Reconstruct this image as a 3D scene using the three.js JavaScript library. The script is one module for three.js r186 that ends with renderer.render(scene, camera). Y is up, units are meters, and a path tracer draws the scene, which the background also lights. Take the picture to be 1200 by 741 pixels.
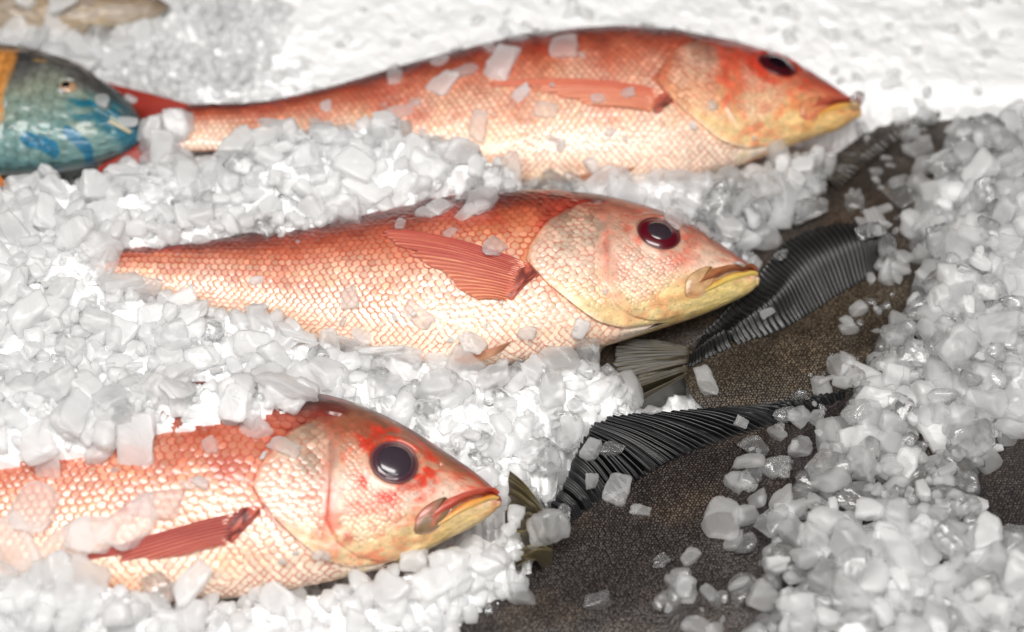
import * as THREE from 'three';
import { mergeGeometries, mergeVertices } from 'three/addons/utils/BufferGeometryUtils.js';
import { RectAreaLightUniformsLib } from 'three/addons/lights/RectAreaLightUniformsLib.js';

// ---------------------------------------------------------------- camera, lamps, exposure
const scene = new THREE.Scene();
scene.background = new THREE.Color(0, 0, 0);
const camera = new THREE.PerspectiveCamera(20, 1200 / 741, 0.05, 20);
camera.position.set(0, 0.9193, 0.7713);
camera.lookAt(0, 0, 0);
camera.focus = 1.095;
camera.userData.fStop = 2.8;
const renderer = new THREE.WebGLRenderer({ antialias: true });
renderer.toneMapping = THREE.LinearToneMapping;
renderer.toneMappingExposure = 1.2;
renderer.shadowMap.enabled = true;
RectAreaLightUniformsLib.init();

// two soft ceiling panels of the market hall and one tube lamp over the counter's front edge
function lampPanel(name, label, [x, y, z], [w, h], aim, power, colour, glow) {
  const g = new THREE.Group(); g.name = name; g.userData = { label, category: 'lamp' };
  g.position.set(x, y, z); g.lookAt(...aim); scene.add(g);
  const face = new THREE.Mesh(new THREE.BoxGeometry(w, h, 0.012), new THREE.MeshStandardMaterial({ color: 0xffffff, emissive: colour, emissiveIntensity: glow, roughness: 0.6 }));
  face.name = 'diffuser'; g.add(face);
  const body = new THREE.Mesh(new THREE.BoxGeometry(w + 0.06, h + 0.06, 0.05), new THREE.MeshStandardMaterial({ color: 0xb8b8b8, roughness: 0.5 }));
  body.name = 'housing'; body.position.z = -0.034; g.add(body);
  const l = new THREE.RectAreaLight(colour, power, w, h);
  l.position.set(0, 0, 0.012); l.rotation.y = Math.PI; g.add(l);
  return g;
}
lampPanel('ceiling_lamp', 'wide white ceiling lamp panel over the fish counter', [-0.1, 1.6, 0.5], [1.5, 0.6], [0, 0, -0.02], 8.6, new THREE.Color(1, 0.975, 0.945), 1.5);
lampPanel('tube_lamp', 'long narrow tube lamp in front of the fish counter', [0.25, 1.15, 1.25], [1.3, 0.09], [0, 0, 0], 15, new THREE.Color(1, 0.97, 0.93), 3);

// ---------------------------------------------------------------- measured outlines (metres; x right, z towards the counter's front)
const SNAPPER_A = { at: [0.2452,0.04,-0.1553], roll: 0.000, profile: [[0,0.0007,0.0053,0.004],[0.003,0.0019,0.0082,0.006],[0.008,0.0023,0.0123,0.0088],[0.015,0.0031,0.0179,0.0123],[0.025,0.0059,0.0245,0.0157],[0.04,0.0092,0.0337,0.0206],[0.06,0.0106,0.0442,0.0263],[0.08,0.0101,0.053,0.0306],[0.1,0.0086,0.0604,0.0338],[0.12,0.0074,0.0669,0.0366],[0.14,0.0062,0.071,0.0379],[0.16,0.0063,0.0735,0.0382],[0.18,0.006,0.0732,0.0374],[0.2,0.0056,0.0722,0.0363],[0.22,0.0045,0.0699,0.0345],[0.24,0.003,0.0669,0.0325],[0.26,0.0009,0.0628,0.03],[0.28,-0.0012,0.0586,0.0275],[0.3,-0.0033,0.0544,0.025],[0.32,-0.0059,0.05,0.0222],[0.34,-0.0085,0.045,0.0193],[0.36,-0.0107,0.0397,0.0163],[0.38,-0.013,0.0342,0.0136],[0.4,-0.0151,0.0289,0.011],[0.42,-0.0158,0.0247,0.009],[0.44,-0.0159,0.0221,0.0077],[0.46,-0.0158,0.0208,0.0071],[0.4732,-0.0158,0.0213,0.0072]] };
const SNAPPER_B = { at: [0.158,0.045,0.0071], roll: 0.070, profile: [[0,0.0004,0.0052,0.0039],[0.003,0.0012,0.0092,0.0067],[0.008,0.0016,0.0131,0.0093],[0.015,0.0028,0.018,0.0123],[0.025,0.0047,0.025,0.016],[0.04,0.0076,0.0345,0.0211],[0.06,0.0093,0.0437,0.026],[0.08,0.0094,0.0511,0.0295],[0.1,0.0086,0.0574,0.0321],[0.12,0.0072,0.0616,0.0337],[0.14,0.0052,0.0643,0.0343],[0.16,0.0026,0.0655,0.0341],[0.18,0.0001,0.0651,0.0333],[0.2,-0.0013,0.0636,0.032],[0.22,-0.0019,0.061,0.0302],[0.24,-0.002,0.0568,0.0276],[0.26,-0.0014,0.0511,0.0244],[0.28,-0.0008,0.0455,0.0213],[0.3,0.0001,0.0398,0.0183],[0.32,0.0021,0.0346,0.0154],[0.34,0.0041,0.0294,0.0126],[0.36,0.006,0.0244,0.0101],[0.38,0.0077,0.0199,0.0079],[0.4,0.009,0.0166,0.0063],[0.42,0.0096,0.0151,0.0055],[0.428,0.0099,0.0149,0.0053]] };
const SNAPPER_C = { at: [-0.0085,0.045,0.1796], roll: 0.175, profile: [[0,-0,0.0041,0.0031],[0.003,0.0008,0.008,0.0059],[0.008,0.0012,0.0124,0.0089],[0.015,0.0017,0.0175,0.012],[0.025,0.0029,0.0239,0.0153],[0.04,0.0042,0.0334,0.0204],[0.06,0.0059,0.0444,0.0264],[0.08,0.008,0.0524,0.0303],[0.1,0.009,0.0582,0.0326],[0.12,0.0086,0.0622,0.034],[0.14,0.0077,0.065,0.0347],[0.16,0.0068,0.0667,0.0347],[0.18,0.0057,0.0674,0.0345],[0.2,0.0047,0.0672,0.0338],[0.22,0.0033,0.0663,0.0328],[0.24,0.002,0.0651,0.0316],[0.26,0.001,0.0631,0.0301],[0.28,-0.0003,0.0608,0.0285],[0.3,-0.0007,0.0576,0.0265],[0.32,-0.0013,0.0538,0.0239],[0.34,-0.0015,0.0494,0.0212],[0.36,-0.0007,0.0442,0.0182],[0.38,-0,0.039,0.0155],[0.4,0.0002,0.0344,0.0131],[0.4149,0.0009,0.0316,0.0116]] };
const PARROT = { at: [-0.262,0.042,-0.1385], roll: 0.000, profile: [[0,-0.0041,0.0114,0.0086],[0.003,-0.0033,0.0156,0.0115],[0.008,-0.0018,0.0213,0.0153],[0.015,0.0007,0.027,0.0185],[0.025,0.0027,0.0339,0.0218],[0.04,0.007,0.0421,0.0257],[0.06,0.0123,0.0498,0.0296],[0.08,0.016,0.0548,0.0316],[0.1,0.0177,0.0577,0.0323],[0.12,0.0176,0.0588,0.0321],[0.14,0.0172,0.0577,0.0308],[0.16,0.0167,0.0563,0.0293],[0.18,0.0162,0.0545,0.0279],[0.2,0.0162,0.0523,0.0263],[0.22,0.0162,0.0501,0.0248],[0.24,0.0162,0.0478,0.0232],[0.2427,0.0162,0.0475,0.023]] };
const BROWN = { at: [-0.2599,0.036,-0.2734], roll: 0.000, profile: [[0,-0.0003,0.0031,0.0024],[0.003,-0.0007,0.0055,0.004],[0.008,-0.0009,0.0098,0.007],[0.015,0.0001,0.0137,0.0094],[0.025,0.0003,0.0184,0.0118],[0.04,0.0018,0.0237,0.0145],[0.06,0.0035,0.0301,0.0179],[0.08,0.0072,0.0348,0.0201],[0.1,0.0104,0.0369,0.0206],[0.12,0.0134,0.0387,0.0212],[0.14,0.0161,0.0403,0.0215],[0.16,0.0175,0.0408,0.0212],[0.18,0.0189,0.0411,0.021],[0.2,0.0209,0.0409,0.0206],[0.22,0.0215,0.0392,0.0194],[0.24,0.0217,0.0372,0.0181],[0.26,0.0219,0.0352,0.0168],[0.2749,0.022,0.0337,0.0159]] };
const FLAT_A = { y: 0.012, rim: [[0.0552,0.0493],[0.0906,0.0023],[0.1468,-0.067],[0.1785,-0.0929],[0.2067,-0.1061],[0.2316,-0.1136],[0.249,-0.1331],[0.2839,-0.1652],[0.318,-0.1857],[0.3761,-0.1966],[0.4365,-0.1857],[0.4162,-0.0912],[0.3509,-0.059],[0.275,-0.0202],[0.2005,0.0315],[0.1431,0.0528],[0.0877,0.0598]] };
const FLAT_B = { y: 0.017, rim: [[0.1138,0.0413],[0.1269,0.0427],[0.1554,0.032],[0.1848,0.0161],[0.2031,0.0021],[0.2218,-0.0121],[0.2405,-0.025],[0.253,-0.0326],[0.2963,-0.0529],[0.3621,-0.0623],[0.417,-0.0466],[0.3933,0.0356],[0.3247,0.0775],[0.2553,0.1077],[0.1904,0.1175],[0.1436,0.1077],[0.1159,0.0843],[0.1095,0.0568]] };
const FLAT_C = { y: 0.024, rim: [[-0.0479,0.273],[-0.0339,0.2545],[0,0.2241],[0.0252,0.1909],[0.046,0.1679],[0.067,0.1524],[0.1046,0.1284],[0.1425,0.1128],[0.1755,0.0996],[0.2092,0.0849],[0.2593,0.0727],[0.3241,0.0727],[0.3837,0.0963],[0.3923,0.1728],[0.3514,0.2649],[0.2542,0.3275],[0.1364,0.3522],[0.023,0.3325],[-0.0375,0.3072]] };
const FIN_A = { base: [[0.229,-0.1016],[0.2466,-0.1234],[0.2638,-0.1396],[0.2812,-0.1552],[0.2982,-0.1666],[0.3164,-0.1772]], edge: [[0.2089,-0.1127],[0.2215,-0.1296],[0.2434,-0.1511],[0.2673,-0.1704],[0.2902,-0.1802],[0.3206,-0.1846]] };
const FIN_B = { base: [[0.1119,0.0598],[0.13,0.05],[0.1539,0.0394],[0.1829,0.0236],[0.2011,0.0098],[0.2195,-0.0043],[0.2381,-0.017],[0.2504,-0.0246]], edge: [[0.1155,0.0497],[0.1219,0.0356],[0.1388,0.0161],[0.16,-0.0045],[0.1753,-0.0294],[0.1982,-0.0472],[0.2277,-0.0535],[0.2569,-0.0433]] };
const FIN_C = { base: [[0.02,0.2006],[0.0276,0.1912],[0.0457,0.1719],[0.0666,0.1566],[0.1039,0.1327],[0.1416,0.1172],[0.1743,0.1041],[0.2089,0.0888]], edge: [[0.009,0.1985],[0.0171,0.1825],[0.0306,0.16],[0.0415,0.1298],[0.054,0.1117],[0.0922,0.1045],[0.1402,0.0972],[0.2063,0.0879]] };
const TAIL_B = { base: [[0.1135,0.0397],[0.1141,0.0468],[0.1135,0.0566],[0.1119,0.0649]], edge: [[0.0705,0.0344],[0.0656,0.0486],[0.0671,0.0681],[0.0792,0.0858]] };
const TAIL_D = { base: [[0.02,0.1944],[0.0223,0.2032],[0.0237,0.2119]], edge: [[-0.0015,0.1596],[-0.004,0.1821],[0.0024,0.2219]] };
const ICE_LEVELS = [[0.034, [[-0.6215,-0.5637],[0.6215,-0.5637],[0.5213,-0.1784],[0.3117,-0.1713],[0.2679,-0.1642],[0.2484,-0.1537],[0.221,-0.1802],[0.1625,-0.2166],[0.0883,-0.2353],[0,-0.2259],[-0.0925,-0.1892],[-0.1821,-0.1581],[-0.2726,-0.1537],[-0.5149,-0.1537]]],
  [0.05, [[-0.2617,-0.137],[-0.2462,-0.156],[-0.2204,-0.1508],[-0.2147,-0.1159],[-0.2294,-0.0911],[-0.2539,-0.0789]]],
  [0.06, [[-0.489,-0.0852],[-0.287,-0.0812],[-0.2589,-0.0852],[-0.2309,-0.0917],[-0.2029,-0.0999],[-0.1861,-0.1057],[-0.1575,-0.1115],[-0.1288,-0.1181],[-0.0995,-0.1181],[-0.0701,-0.114],[-0.0347,-0.0974],[0,-0.0852],[0.023,-0.0812],[0,-0.0597],[-0.0339,-0.0518],[-0.0562,-0.0433],[-0.0897,-0.0379],[-0.1172,-0.0287],[-0.1498,-0.0188],[-0.1937,-0.0136],[-0.248,-0.0061],[-0.2746,-0.0002],[-0.4612,0.0217]]],
  [0.048, [[0.0175,-0.0972],[0.0818,-0.1013],[0.1166,-0.0955],[0.1342,-0.0972],[0.1767,-0.1154],[0.2139,-0.1323],[0.2337,-0.1391],[0.2125,-0.0931],[0.1991,-0.0769],[0.1706,-0.0492],[0.1569,-0.0223],[0.1458,-0.0095],[0.1129,-0.0352],[0.0686,-0.0586],[0.023,-0.0681]]],
  [0.062, [[-0.4687,-0.0095],[-0.2806,-0.0058],[-0.256,0.0126],[-0.2219,0.0234],[-0.1889,0.0291],[-0.1447,0.0412],[-0.1059,0.062],[-0.0843,0.0709],[-0.082,0.1186],[-0.1021,0.125],[-0.137,0.1345],[-0.1762,0.147],[-0.2508,0.1532],[-0.4232,0.1654]]],
  [0.047, [[-0.0912,0.0566],[-0.032,0.0683],[0.0214,0.0656],[0.0481,0.0635],[0.0666,0.0704],[0.0799,0.0926],[0.0887,0.1058],[0.0727,0.1137],[0.0467,0.1162],[0.0283,0.1265],[0.028,0.1455],[0.0202,0.1579],[0.0125,0.1732],[0,0.1762],[-0.01,0.1702],[-0.0355,0.1517],[-0.0617,0.1297],[-0.0884,0.1104]]],
  [0.045, [[-0.4131,0.2246],[-0.2615,0.2303],[-0.2029,0.2342],[-0.1544,0.2359],[-0.1305,0.2331],[-0.0971,0.2263],[-0.073,0.2218],[-0.0491,0.2085],[-0.0295,0.2056],[-0.0099,0.1904],[0.0025,0.1808],[0.0149,0.1868],[0.0197,0.2045],[0.0122,0.2189],[-0.0048,0.2359],[-0.031,0.2525],[-0.0442,0.2925],[-0.3749,0.3714]]],
  [0.047, [[0.3154,-0.1531],[0.5211,-0.193],[0.4413,0.1137],[0.3115,0.1137],[0.2889,0.1392],[0.274,0.1822],[0.2968,0.1941],[0.4189,0.1999],[0.3741,0.3723],[0.0968,0.3723],[0.1157,0.2677],[0.1346,0.2399],[0.1316,0.2173],[0.1572,0.1792],[0.1758,0.1455],[0.2085,0.1071],[0.2152,0.0738],[0.2513,0.0248],[0.2716,-0.0194],[0.2721,-0.0619],[0.2933,-0.1064]]],
  [0.07, [[0.3114,-0.0673],[0.4854,-0.0833],[0.4313,0.1246],[0.2943,0.1246],[0.2588,0.1246],[0.2628,0.0653]]],
  [0.058, [[0.1836,0.2186],[0.2686,0.1717],[0.2802,0.2186],[0.4048,0.2411],[0.3693,0.3774],[0.139,0.3774]]],
  [0.076, [[-0.1969,-0.0893],[-0.1726,-0.1049],[-0.139,-0.1165],[-0.0986,-0.1199],[-0.0577,-0.1098],[-0.0228,-0.0893],[0.0113,-0.0693],[-0.0224,-0.0519],[-0.193,-0.0519]]],
  [0.066, [[-0.1658,-0.0186],[-0.1228,-0.036],[-0.0897,-0.0445],[-0.0563,-0.0507],[-0.0393,-0.0461],[-0.0557,-0.0322],[-0.0887,-0.0231],[-0.1213,-0.0141],[-0.1646,-0.0051]]],
  [0.092, [[-0.4202,0.1414],[-0.3,0.1226],[-0.2508,0.1175],[-0.201,0.1149],[-0.1506,0.1162],[-0.12,0.1226],[-0.1052,0.1352],[-0.1227,0.1525],[-0.1516,0.1586],[-0.1944,0.1689],[-0.2411,0.1808],[-0.4061,0.1954]]],
  [0.068, [[-0.4683,-0.0152],[-0.2985,-0.0212],[-0.2601,-0.0041],[-0.2381,0.0251],[-0.2618,0.0393],[-0.4542,0.0393]]],
  [0.07, [[-0.4049,0.2263],[-0.285,0.2308],[-0.241,0.2386],[-0.2012,0.2539],[-0.1987,0.2726],[-0.3874,0.2935]]]];
const FRINGE = [[0.281,-0.172],[0.3242,-0.1747],[0.2753,-0.0303],[0.2182,0.0642],[0.1782,0.1369],[0.1334,0.2097],[0.1172,0.2608],[0.0766,0.2608],[0.0999,0.1921],[0.1389,0.1432],[0.1724,0.0913],[0.2009,0.0503],[0.2364,-0.0151],[0.2348,-0.0936]];
const LOOSE_ICE = {
  on_snapper_c: [[-0.2716,0.2005,0.0151],[-0.2507,0.225,0.0145],[-0.2155,0.1667,0.0162],[-0.201,0.2022,0.0128],[-0.2164,0.2137,0.0145],[-0.2372,0.2194,0.0128],[-0.2369,0.2527,0.0174],[-0.1947,0.1326,0.0128],[-0.2311,0.1433,0.0116],[-0.1497,0.1545,0.0081],[-0.1311,0.1685,0.007],[-0.1292,0.1295,0.0151],[-0.1609,0.1421,0.0104],[-0.2495,0.1545,0.0128],[-0.2769,0.225,0.0145],[-0.1796,0.1905,0.0052],[-0.2655,0.1787,0.0093],[-0.1734,0.1667,0.0058]],
  on_snapper_b: [[-0.0119,0.0121,0.0081],[0.1053,-0.025,0.0081],[-0.0222,-0.0303,0.0128],[-0.0472,-0.0303,0.0093],[-0.0716,-0.0152,0.0046],[-0.0583,0.0533,0.0081],[-0.1078,0.067,0.0104],[-0.1315,0.067,0.0116],[-0.095,0.0602,0.0058],[-0.16,0.0428,0.007],[-0.1015,0.0393,0.0064],[-0.0812,0.0738,0.0128],[-0.0394,-0.0033,0.0041],[-0.1931,0.0322,0.007],[-0.0304,-0.0212,0.007],[-0.2477,0.0258,0.0139]],
  on_snapper_a: [[0.0373,-0.1854,0.0116],[-0.006,-0.172,0.0139],[-0.0328,-0.1676,0.0093],[-0.0475,-0.1571,0.0116],[0.0061,-0.2035,0.007],[-0.0151,-0.1926,0.007],[0.0232,-0.2081,0.007],[0.0491,-0.1747,0.0035],[-0.0864,-0.0996,0.0093],[-0.0579,-0.1078,0.0081],[-0.0232,-0.1161,0.0081],[0.079,-0.0617,0.0128],[0.0059,-0.1398,0.0075],[-0.0837,-0.172,0.0075],[-0.0511,-0.1836,0.007],[-0.1298,-0.1458,0.0052],[0.0585,-0.1287,0.0052],[0.0791,-0.133,0.0046],[0.0233,-0.1245,0.007],[-0.0762,-0.133,0.0081],[-0.099,-0.1203,0.007],[-0.0229,-0.0914,0.0093],[0.0114,-0.0833,0.0081],[-0.1609,-0.0955,0.0087],[-0.1901,-0.0996,0.0052]],
  on_brown_fish: [[-0.3683,-0.245,0.0104],[-0.3507,-0.2337,0.0116],[-0.3375,-0.2479,0.0128],[-0.3191,-0.2299,0.0104],[-0.3058,-0.245,0.0116],[-0.2889,-0.2355,0.0116],[-0.2749,-0.2469,0.0093],[-0.3575,-0.2196,0.0104],[-0.3352,-0.215,0.0116],[-0.3103,-0.2131,0.0104],[-0.2896,-0.2187,0.0093],[-0.3685,-0.229,0.0093],[-0.3302,-0.2604,0.0128],[-0.3588,-0.2623,0.0116]],
  on_tails: [[-0.2506,-0.1201,0.0128],[-0.2339,-0.1285,0.0104],[-0.2391,-0.0993,0.0116],[-0.3038,-0.0319,0.0116],[-0.2806,-0.0092,0.0116],[-0.326,-0.0789,0.0104],[-0.3123,-0.083,0.0093]],
  on_flatfish: [[0.1228,0.185,0.0139],[0.0636,0.1601,0.0093],[0.0474,0.1583,0.0052],[0.0474,0.1389,0.0081],[0.0609,0.1364,0.007],[0.1854,-0.07,0.0128],[0.1683,-0.0542,0.0093],[0.2007,-0.0668,0.011],[0.2421,-0.1543,0.0075],[0.2535,-0.1586,0.0075],[0.2691,-0.0886,0.0139],[0.2934,-0.0943,0.0128],[0.2888,-0.1344,0.0104],[0.146,0.1489,0.0075],[0.1232,0.0732,0.0081],[0.1024,0.0888,0.0075],[0.1314,0.2332,0.0104],[0.0766,0.176,0.0052],[0.1589,0.1748,0.0093],[0.1836,0.1564,0.0104],[0.2541,-0.0218,0.0104],[0.2492,-0.0487,0.0052],[0.0209,0.1998,0.0139],[0.2352,-0.051,0.0052],[0.2072,0.065,0.0104],[0.2132,0.082,0.0081],[0.1761,0.1313,0.0093],[0.1522,0.1927,0.0104],[0.0973,0.2332,0.0104],[0.0862,0.2132,0.0052],[0.0485,0.2388,0.0081],[0.1054,0.2581,0.0093],[0.2805,-0.1692,0.0081],[0.299,-0.1709,0.0081],[0.2495,-0.0294,0.0081],[0.2087,0.1184,0.0093],[0.1414,0.1119,0.0046],[0.1893,0.1054,0.0058],[0.0049,0.2332,0.0104],[0.0302,0.1808,0.0052],[0.1779,-0.0218,0.0052],[0.1581,-0.0218,0.007],[0.0867,0.1054,0.0052],[0.1653,0.0227,0.0041]] };

// ---------------------------------------------------------------- helpers
function rng(seed) { let a = seed >>> 0; return () => { a = (a + 0x6D2B79F5) >>> 0; let t = a; t = Math.imul(t ^ (t >>> 15), t | 1); t ^= t + Math.imul(t ^ (t >>> 7), t | 61); return ((t ^ (t >>> 14)) >>> 0) / 4294967296; }; }
const clamp = (x, a = 0, b = 1) => Math.min(b, Math.max(a, x));
const lerp = (a, b, t) => a + (b - a) * t;
const smooth = (a, b, x) => { const t = clamp((x - a) / (b - a)); return t * t * (3 - 2 * t); };
const mix3 = (a, b, t) => [a[0] + (b[0] - a[0]) * t, a[1] + (b[1] - a[1]) * t, a[2] + (b[2] - a[2]) * t];
const lin = (c) => { c = clamp(c / 255); return c <= 0.04045 ? c / 12.92 : ((c + 0.055) / 1.055) ** 2.4; };
const lin3 = (c) => [lin(c[0]), lin(c[1]), lin(c[2])];
function hash2(x, y) { let h = Math.imul(x | 0, 374761393) + Math.imul(y | 0, 668265263); h = Math.imul(h ^ (h >>> 13), 1274126177); return ((h ^ (h >>> 16)) >>> 0) / 4294967296; }
function vnoise(x, y) {
  const xi = Math.floor(x), yi = Math.floor(y), fx = x - xi, fy = y - yi, u = fx * fx * (3 - 2 * fx), v = fy * fy * (3 - 2 * fy);
  return lerp(lerp(hash2(xi, yi), hash2(xi + 1, yi), u), lerp(hash2(xi, yi + 1), hash2(xi + 1, yi + 1), u), v);
}
function fbm(x, y, o = 4) { let a = 0.5, s = 0, n = 0; for (let i = 0; i < o; i++) { s += a * vnoise(x + i * 17.3, y - i * 9.1); n += a; a *= 0.5; x *= 2.03; y *= 2.03; } return s / n; }
function stops(list, x) { // [[x, colour or number], ...] ascending
  if (x <= list[0][0]) return list[0][1];
  for (let i = 1; i < list.length; i++) if (x <= list[i][0]) { const t = (x - list[i - 1][0]) / (list[i][0] - list[i - 1][0]); return Array.isArray(list[i][1]) ? mix3(list[i - 1][1], list[i][1], t) : lerp(list[i - 1][1], list[i][1], t); }
  return list[list.length - 1][1];
}
function dataTexture(w, h, f, srgb) {
  const d = new Uint8Array(w * h * 4);
  for (let j = 0, k = 0; j < h; j++) for (let i = 0; i < w; i++, k += 4) { const c = f((i + 0.5) / w, (j + 0.5) / h); d[k] = clamp(c[0], 0, 255); d[k + 1] = clamp(c[1], 0, 255); d[k + 2] = clamp(c[2], 0, 255); d[k + 3] = 255; }
  const t = new THREE.DataTexture(d, w, h); t.magFilter = THREE.LinearFilter; t.minFilter = THREE.LinearFilter;
  t.wrapS = t.wrapT = THREE.RepeatWrapping; if (srgb) t.colorSpace = THREE.SRGBColorSpace; t.needsUpdate = true; return t;
}
const taken = {};
function numbered(n) { if (!(n in taken)) { taken[n] = 0; return n; } taken[n]++; return n + '_' + String(taken[n]).padStart(3, '0'); }
function thing(name, label, category, group) { const g = new THREE.Group(); g.name = numbered(name); g.userData = { label, category }; if (group) g.userData.group = group; scene.add(g); return g; }
function part(name, geo, mat, parent) { const m = new THREE.Mesh(geo, mat); m.name = name; m.castShadow = m.receiveShadow = true; parent.add(m); return m; }
function geometry(pos, idx, { uv, color } = {}) {
  const g = new THREE.BufferGeometry();
  g.setAttribute('position', new THREE.Float32BufferAttribute(pos, 3));
  if (uv) g.setAttribute('uv', new THREE.Float32BufferAttribute(uv, 2));
  if (color) g.setAttribute('color', new THREE.Float32BufferAttribute(color, 3));
  g.setIndex(idx); g.computeVertexNormals(); return g;
}
/** A closed sheet of real thickness: f(u, v) -> point, colour(u, v) -> linear rgb. */
function shell(f, nu, nv, thick, colour, down = new THREE.Vector3(0, -1, 0), uvOf) {
  const pos = [], col = [], uv = [], idx = [], N = (nu + 1) * (nv + 1);
  for (let side = 0; side < 2; side++) for (let i = 0; i <= nu; i++) for (let j = 0; j <= nv; j++) {
    const p = f(i / nu, j / nv); const c = colour ? colour(i / nu, j / nv) : [1, 1, 1]; const q = uvOf ? uvOf(i / nu, j / nv) : [i / nu, j / nv];
    const t = side ? (typeof thick === 'function' ? thick(i / nu, j / nv) : thick) : 0;
    pos.push(p.x + down.x * t, p.y + down.y * t, p.z + down.z * t); col.push(...c); uv.push(...q);
  }
  const at = (s, i, j) => s * N + i * (nv + 1) + j;
  for (let i = 0; i < nu; i++) for (let j = 0; j < nv; j++) {
    idx.push(at(0, i, j), at(0, i + 1, j), at(0, i + 1, j + 1), at(0, i, j), at(0, i + 1, j + 1), at(0, i, j + 1));
    idx.push(at(1, i, j), at(1, i + 1, j + 1), at(1, i + 1, j), at(1, i, j), at(1, i, j + 1), at(1, i + 1, j + 1));
  }
  for (let i = 0; i < nu; i++) for (const j of [0, nv]) idx.push(at(0, i, j), at(1, i, j), at(0, i + 1, j), at(1, i, j), at(1, i + 1, j), at(0, i + 1, j));
  for (let j = 0; j < nv; j++) for (const i of [0, nu]) idx.push(at(0, i, j), at(0, i, j + 1), at(1, i, j), at(1, i, j), at(0, i, j + 1), at(1, i, j + 1));
  const g = geometry(pos, idx, { color: col, uv });
  const n = g.getAttribute('normal'), P = g.getAttribute('position'); // make the top's normals point against `down`
  let s = 0; for (let i = 0; i < N; i++) s += n.getX(i) * down.x + n.getY(i) * down.y + n.getZ(i) * down.z;
  if (s > 0) { const a = g.index.array; for (let i = 0; i < a.length; i += 3) { const t = a[i + 1]; a[i + 1] = a[i + 2]; a[i + 2] = t; } g.computeVertexNormals(); }
  return g;
}

// ---------------------------------------------------------------- height map of all that lies on the counter (for draping fins and resting ice)
const GX = -0.62, GZ = -0.62, CELL = 0.002, NX = 620, NZ = 560;
const height = new Float32Array(NX * NZ).fill(-0.01), owner = new Int32Array(NX * NZ).fill(-1);
const cellOf = (x, z) => { const i = Math.round((x - GX) / CELL), j = Math.round((z - GZ) / CELL); return i < 0 || j < 0 || i >= NX || j >= NZ ? -1 : j * NX + i; };
const heightAt = (x, z) => { const c = cellOf(x, z); return c < 0 ? 0 : height[c]; };
function raise(p) { const c = cellOf(p.x, p.z); if (c >= 0 && p.y > height[c]) height[c] = p.y; }
function raiseMesh(m, least = -9) { m.updateWorldMatrix(true, false); const a = m.geometry.getAttribute('position'), v = new THREE.Vector3(), c = []; for (let i = 0; i < a.count; i++) { if (a.getY(i) < least) continue; v.fromBufferAttribute(a, i).applyMatrix4(m.matrixWorld); raise(v); } }

// ---------------------------------------------------------------- round-bodied fish: s runs from the snout to the tail, th from belly (-90 deg) over the flank to the back (+90 deg)
function fishShape(spec) {
  const P = spec.profile, L = P[P.length - 1][0];
  const tang = P.map((_, i) => { const a = P[Math.max(0, i - 1)], b = P[Math.min(P.length - 1, i + 1)]; return [1, 2, 3].map((k) => (b[k] - a[k]) / (b[0] - a[0])); });
  function at(s) {
    const q = clamp(s, 0, L); let i = 1; while (i < P.length - 1 && P[i][0] < q) i++;
    const a = P[i - 1], b = P[i], h = b[0] - a[0], t = (q - a[0]) / h, t2 = t * t, t3 = t2 * t;
    const r = [1, 2, 3].map((k) => (2 * t3 - 3 * t2 + 1) * a[k] + (t3 - 2 * t2 + t) * h * tang[i - 1][k - 1] + (-2 * t3 + 3 * t2) * b[k] + (t3 - t2) * h * tang[i][k - 1]);
    if (s < 0) { const f = Math.sqrt(Math.max(0, 1 - (s / 0.0025) ** 2)); r[1] *= f; r[2] *= f; }
    if (s > L) { const f = Math.sqrt(Math.max(0, 1 - ((s - L) / 0.004) ** 2)); r[1] *= f; r[2] *= f; }
    return r;
  }
  const base = (s, th) => { const [c, H, w] = at(s); return new THREE.Vector3(-s, w * Math.cos(th), -(c + H * Math.sin(th))); };
  const normal = (s, th) => {
    const e = 0.0015, a = base(s + e, th).sub(base(s - e, th)), b = base(s, th + 0.02).sub(base(s, th - 0.02));
    const n = b.cross(a).normalize(); if (n.y * Math.cos(th) + -n.z * Math.sin(th) < 0) n.negate(); return n;
  };
  const on = (s, th, d = 0) => base(s, th).addScaledVector(normal(s, th), d);
  const side = (s, th) => { const [c, H] = at(s); return [s, c + H * Math.sin(th)]; };
  const uv = (s, th) => [(s + 0.003) / (L + 0.008), th / Math.PI + 0.5];
  return { spec, L, at, base, normal, on, side, uv };
}
function fishPlace(g, spec) { g.position.set(...spec.at); g.rotation.x = spec.roll; }
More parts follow.
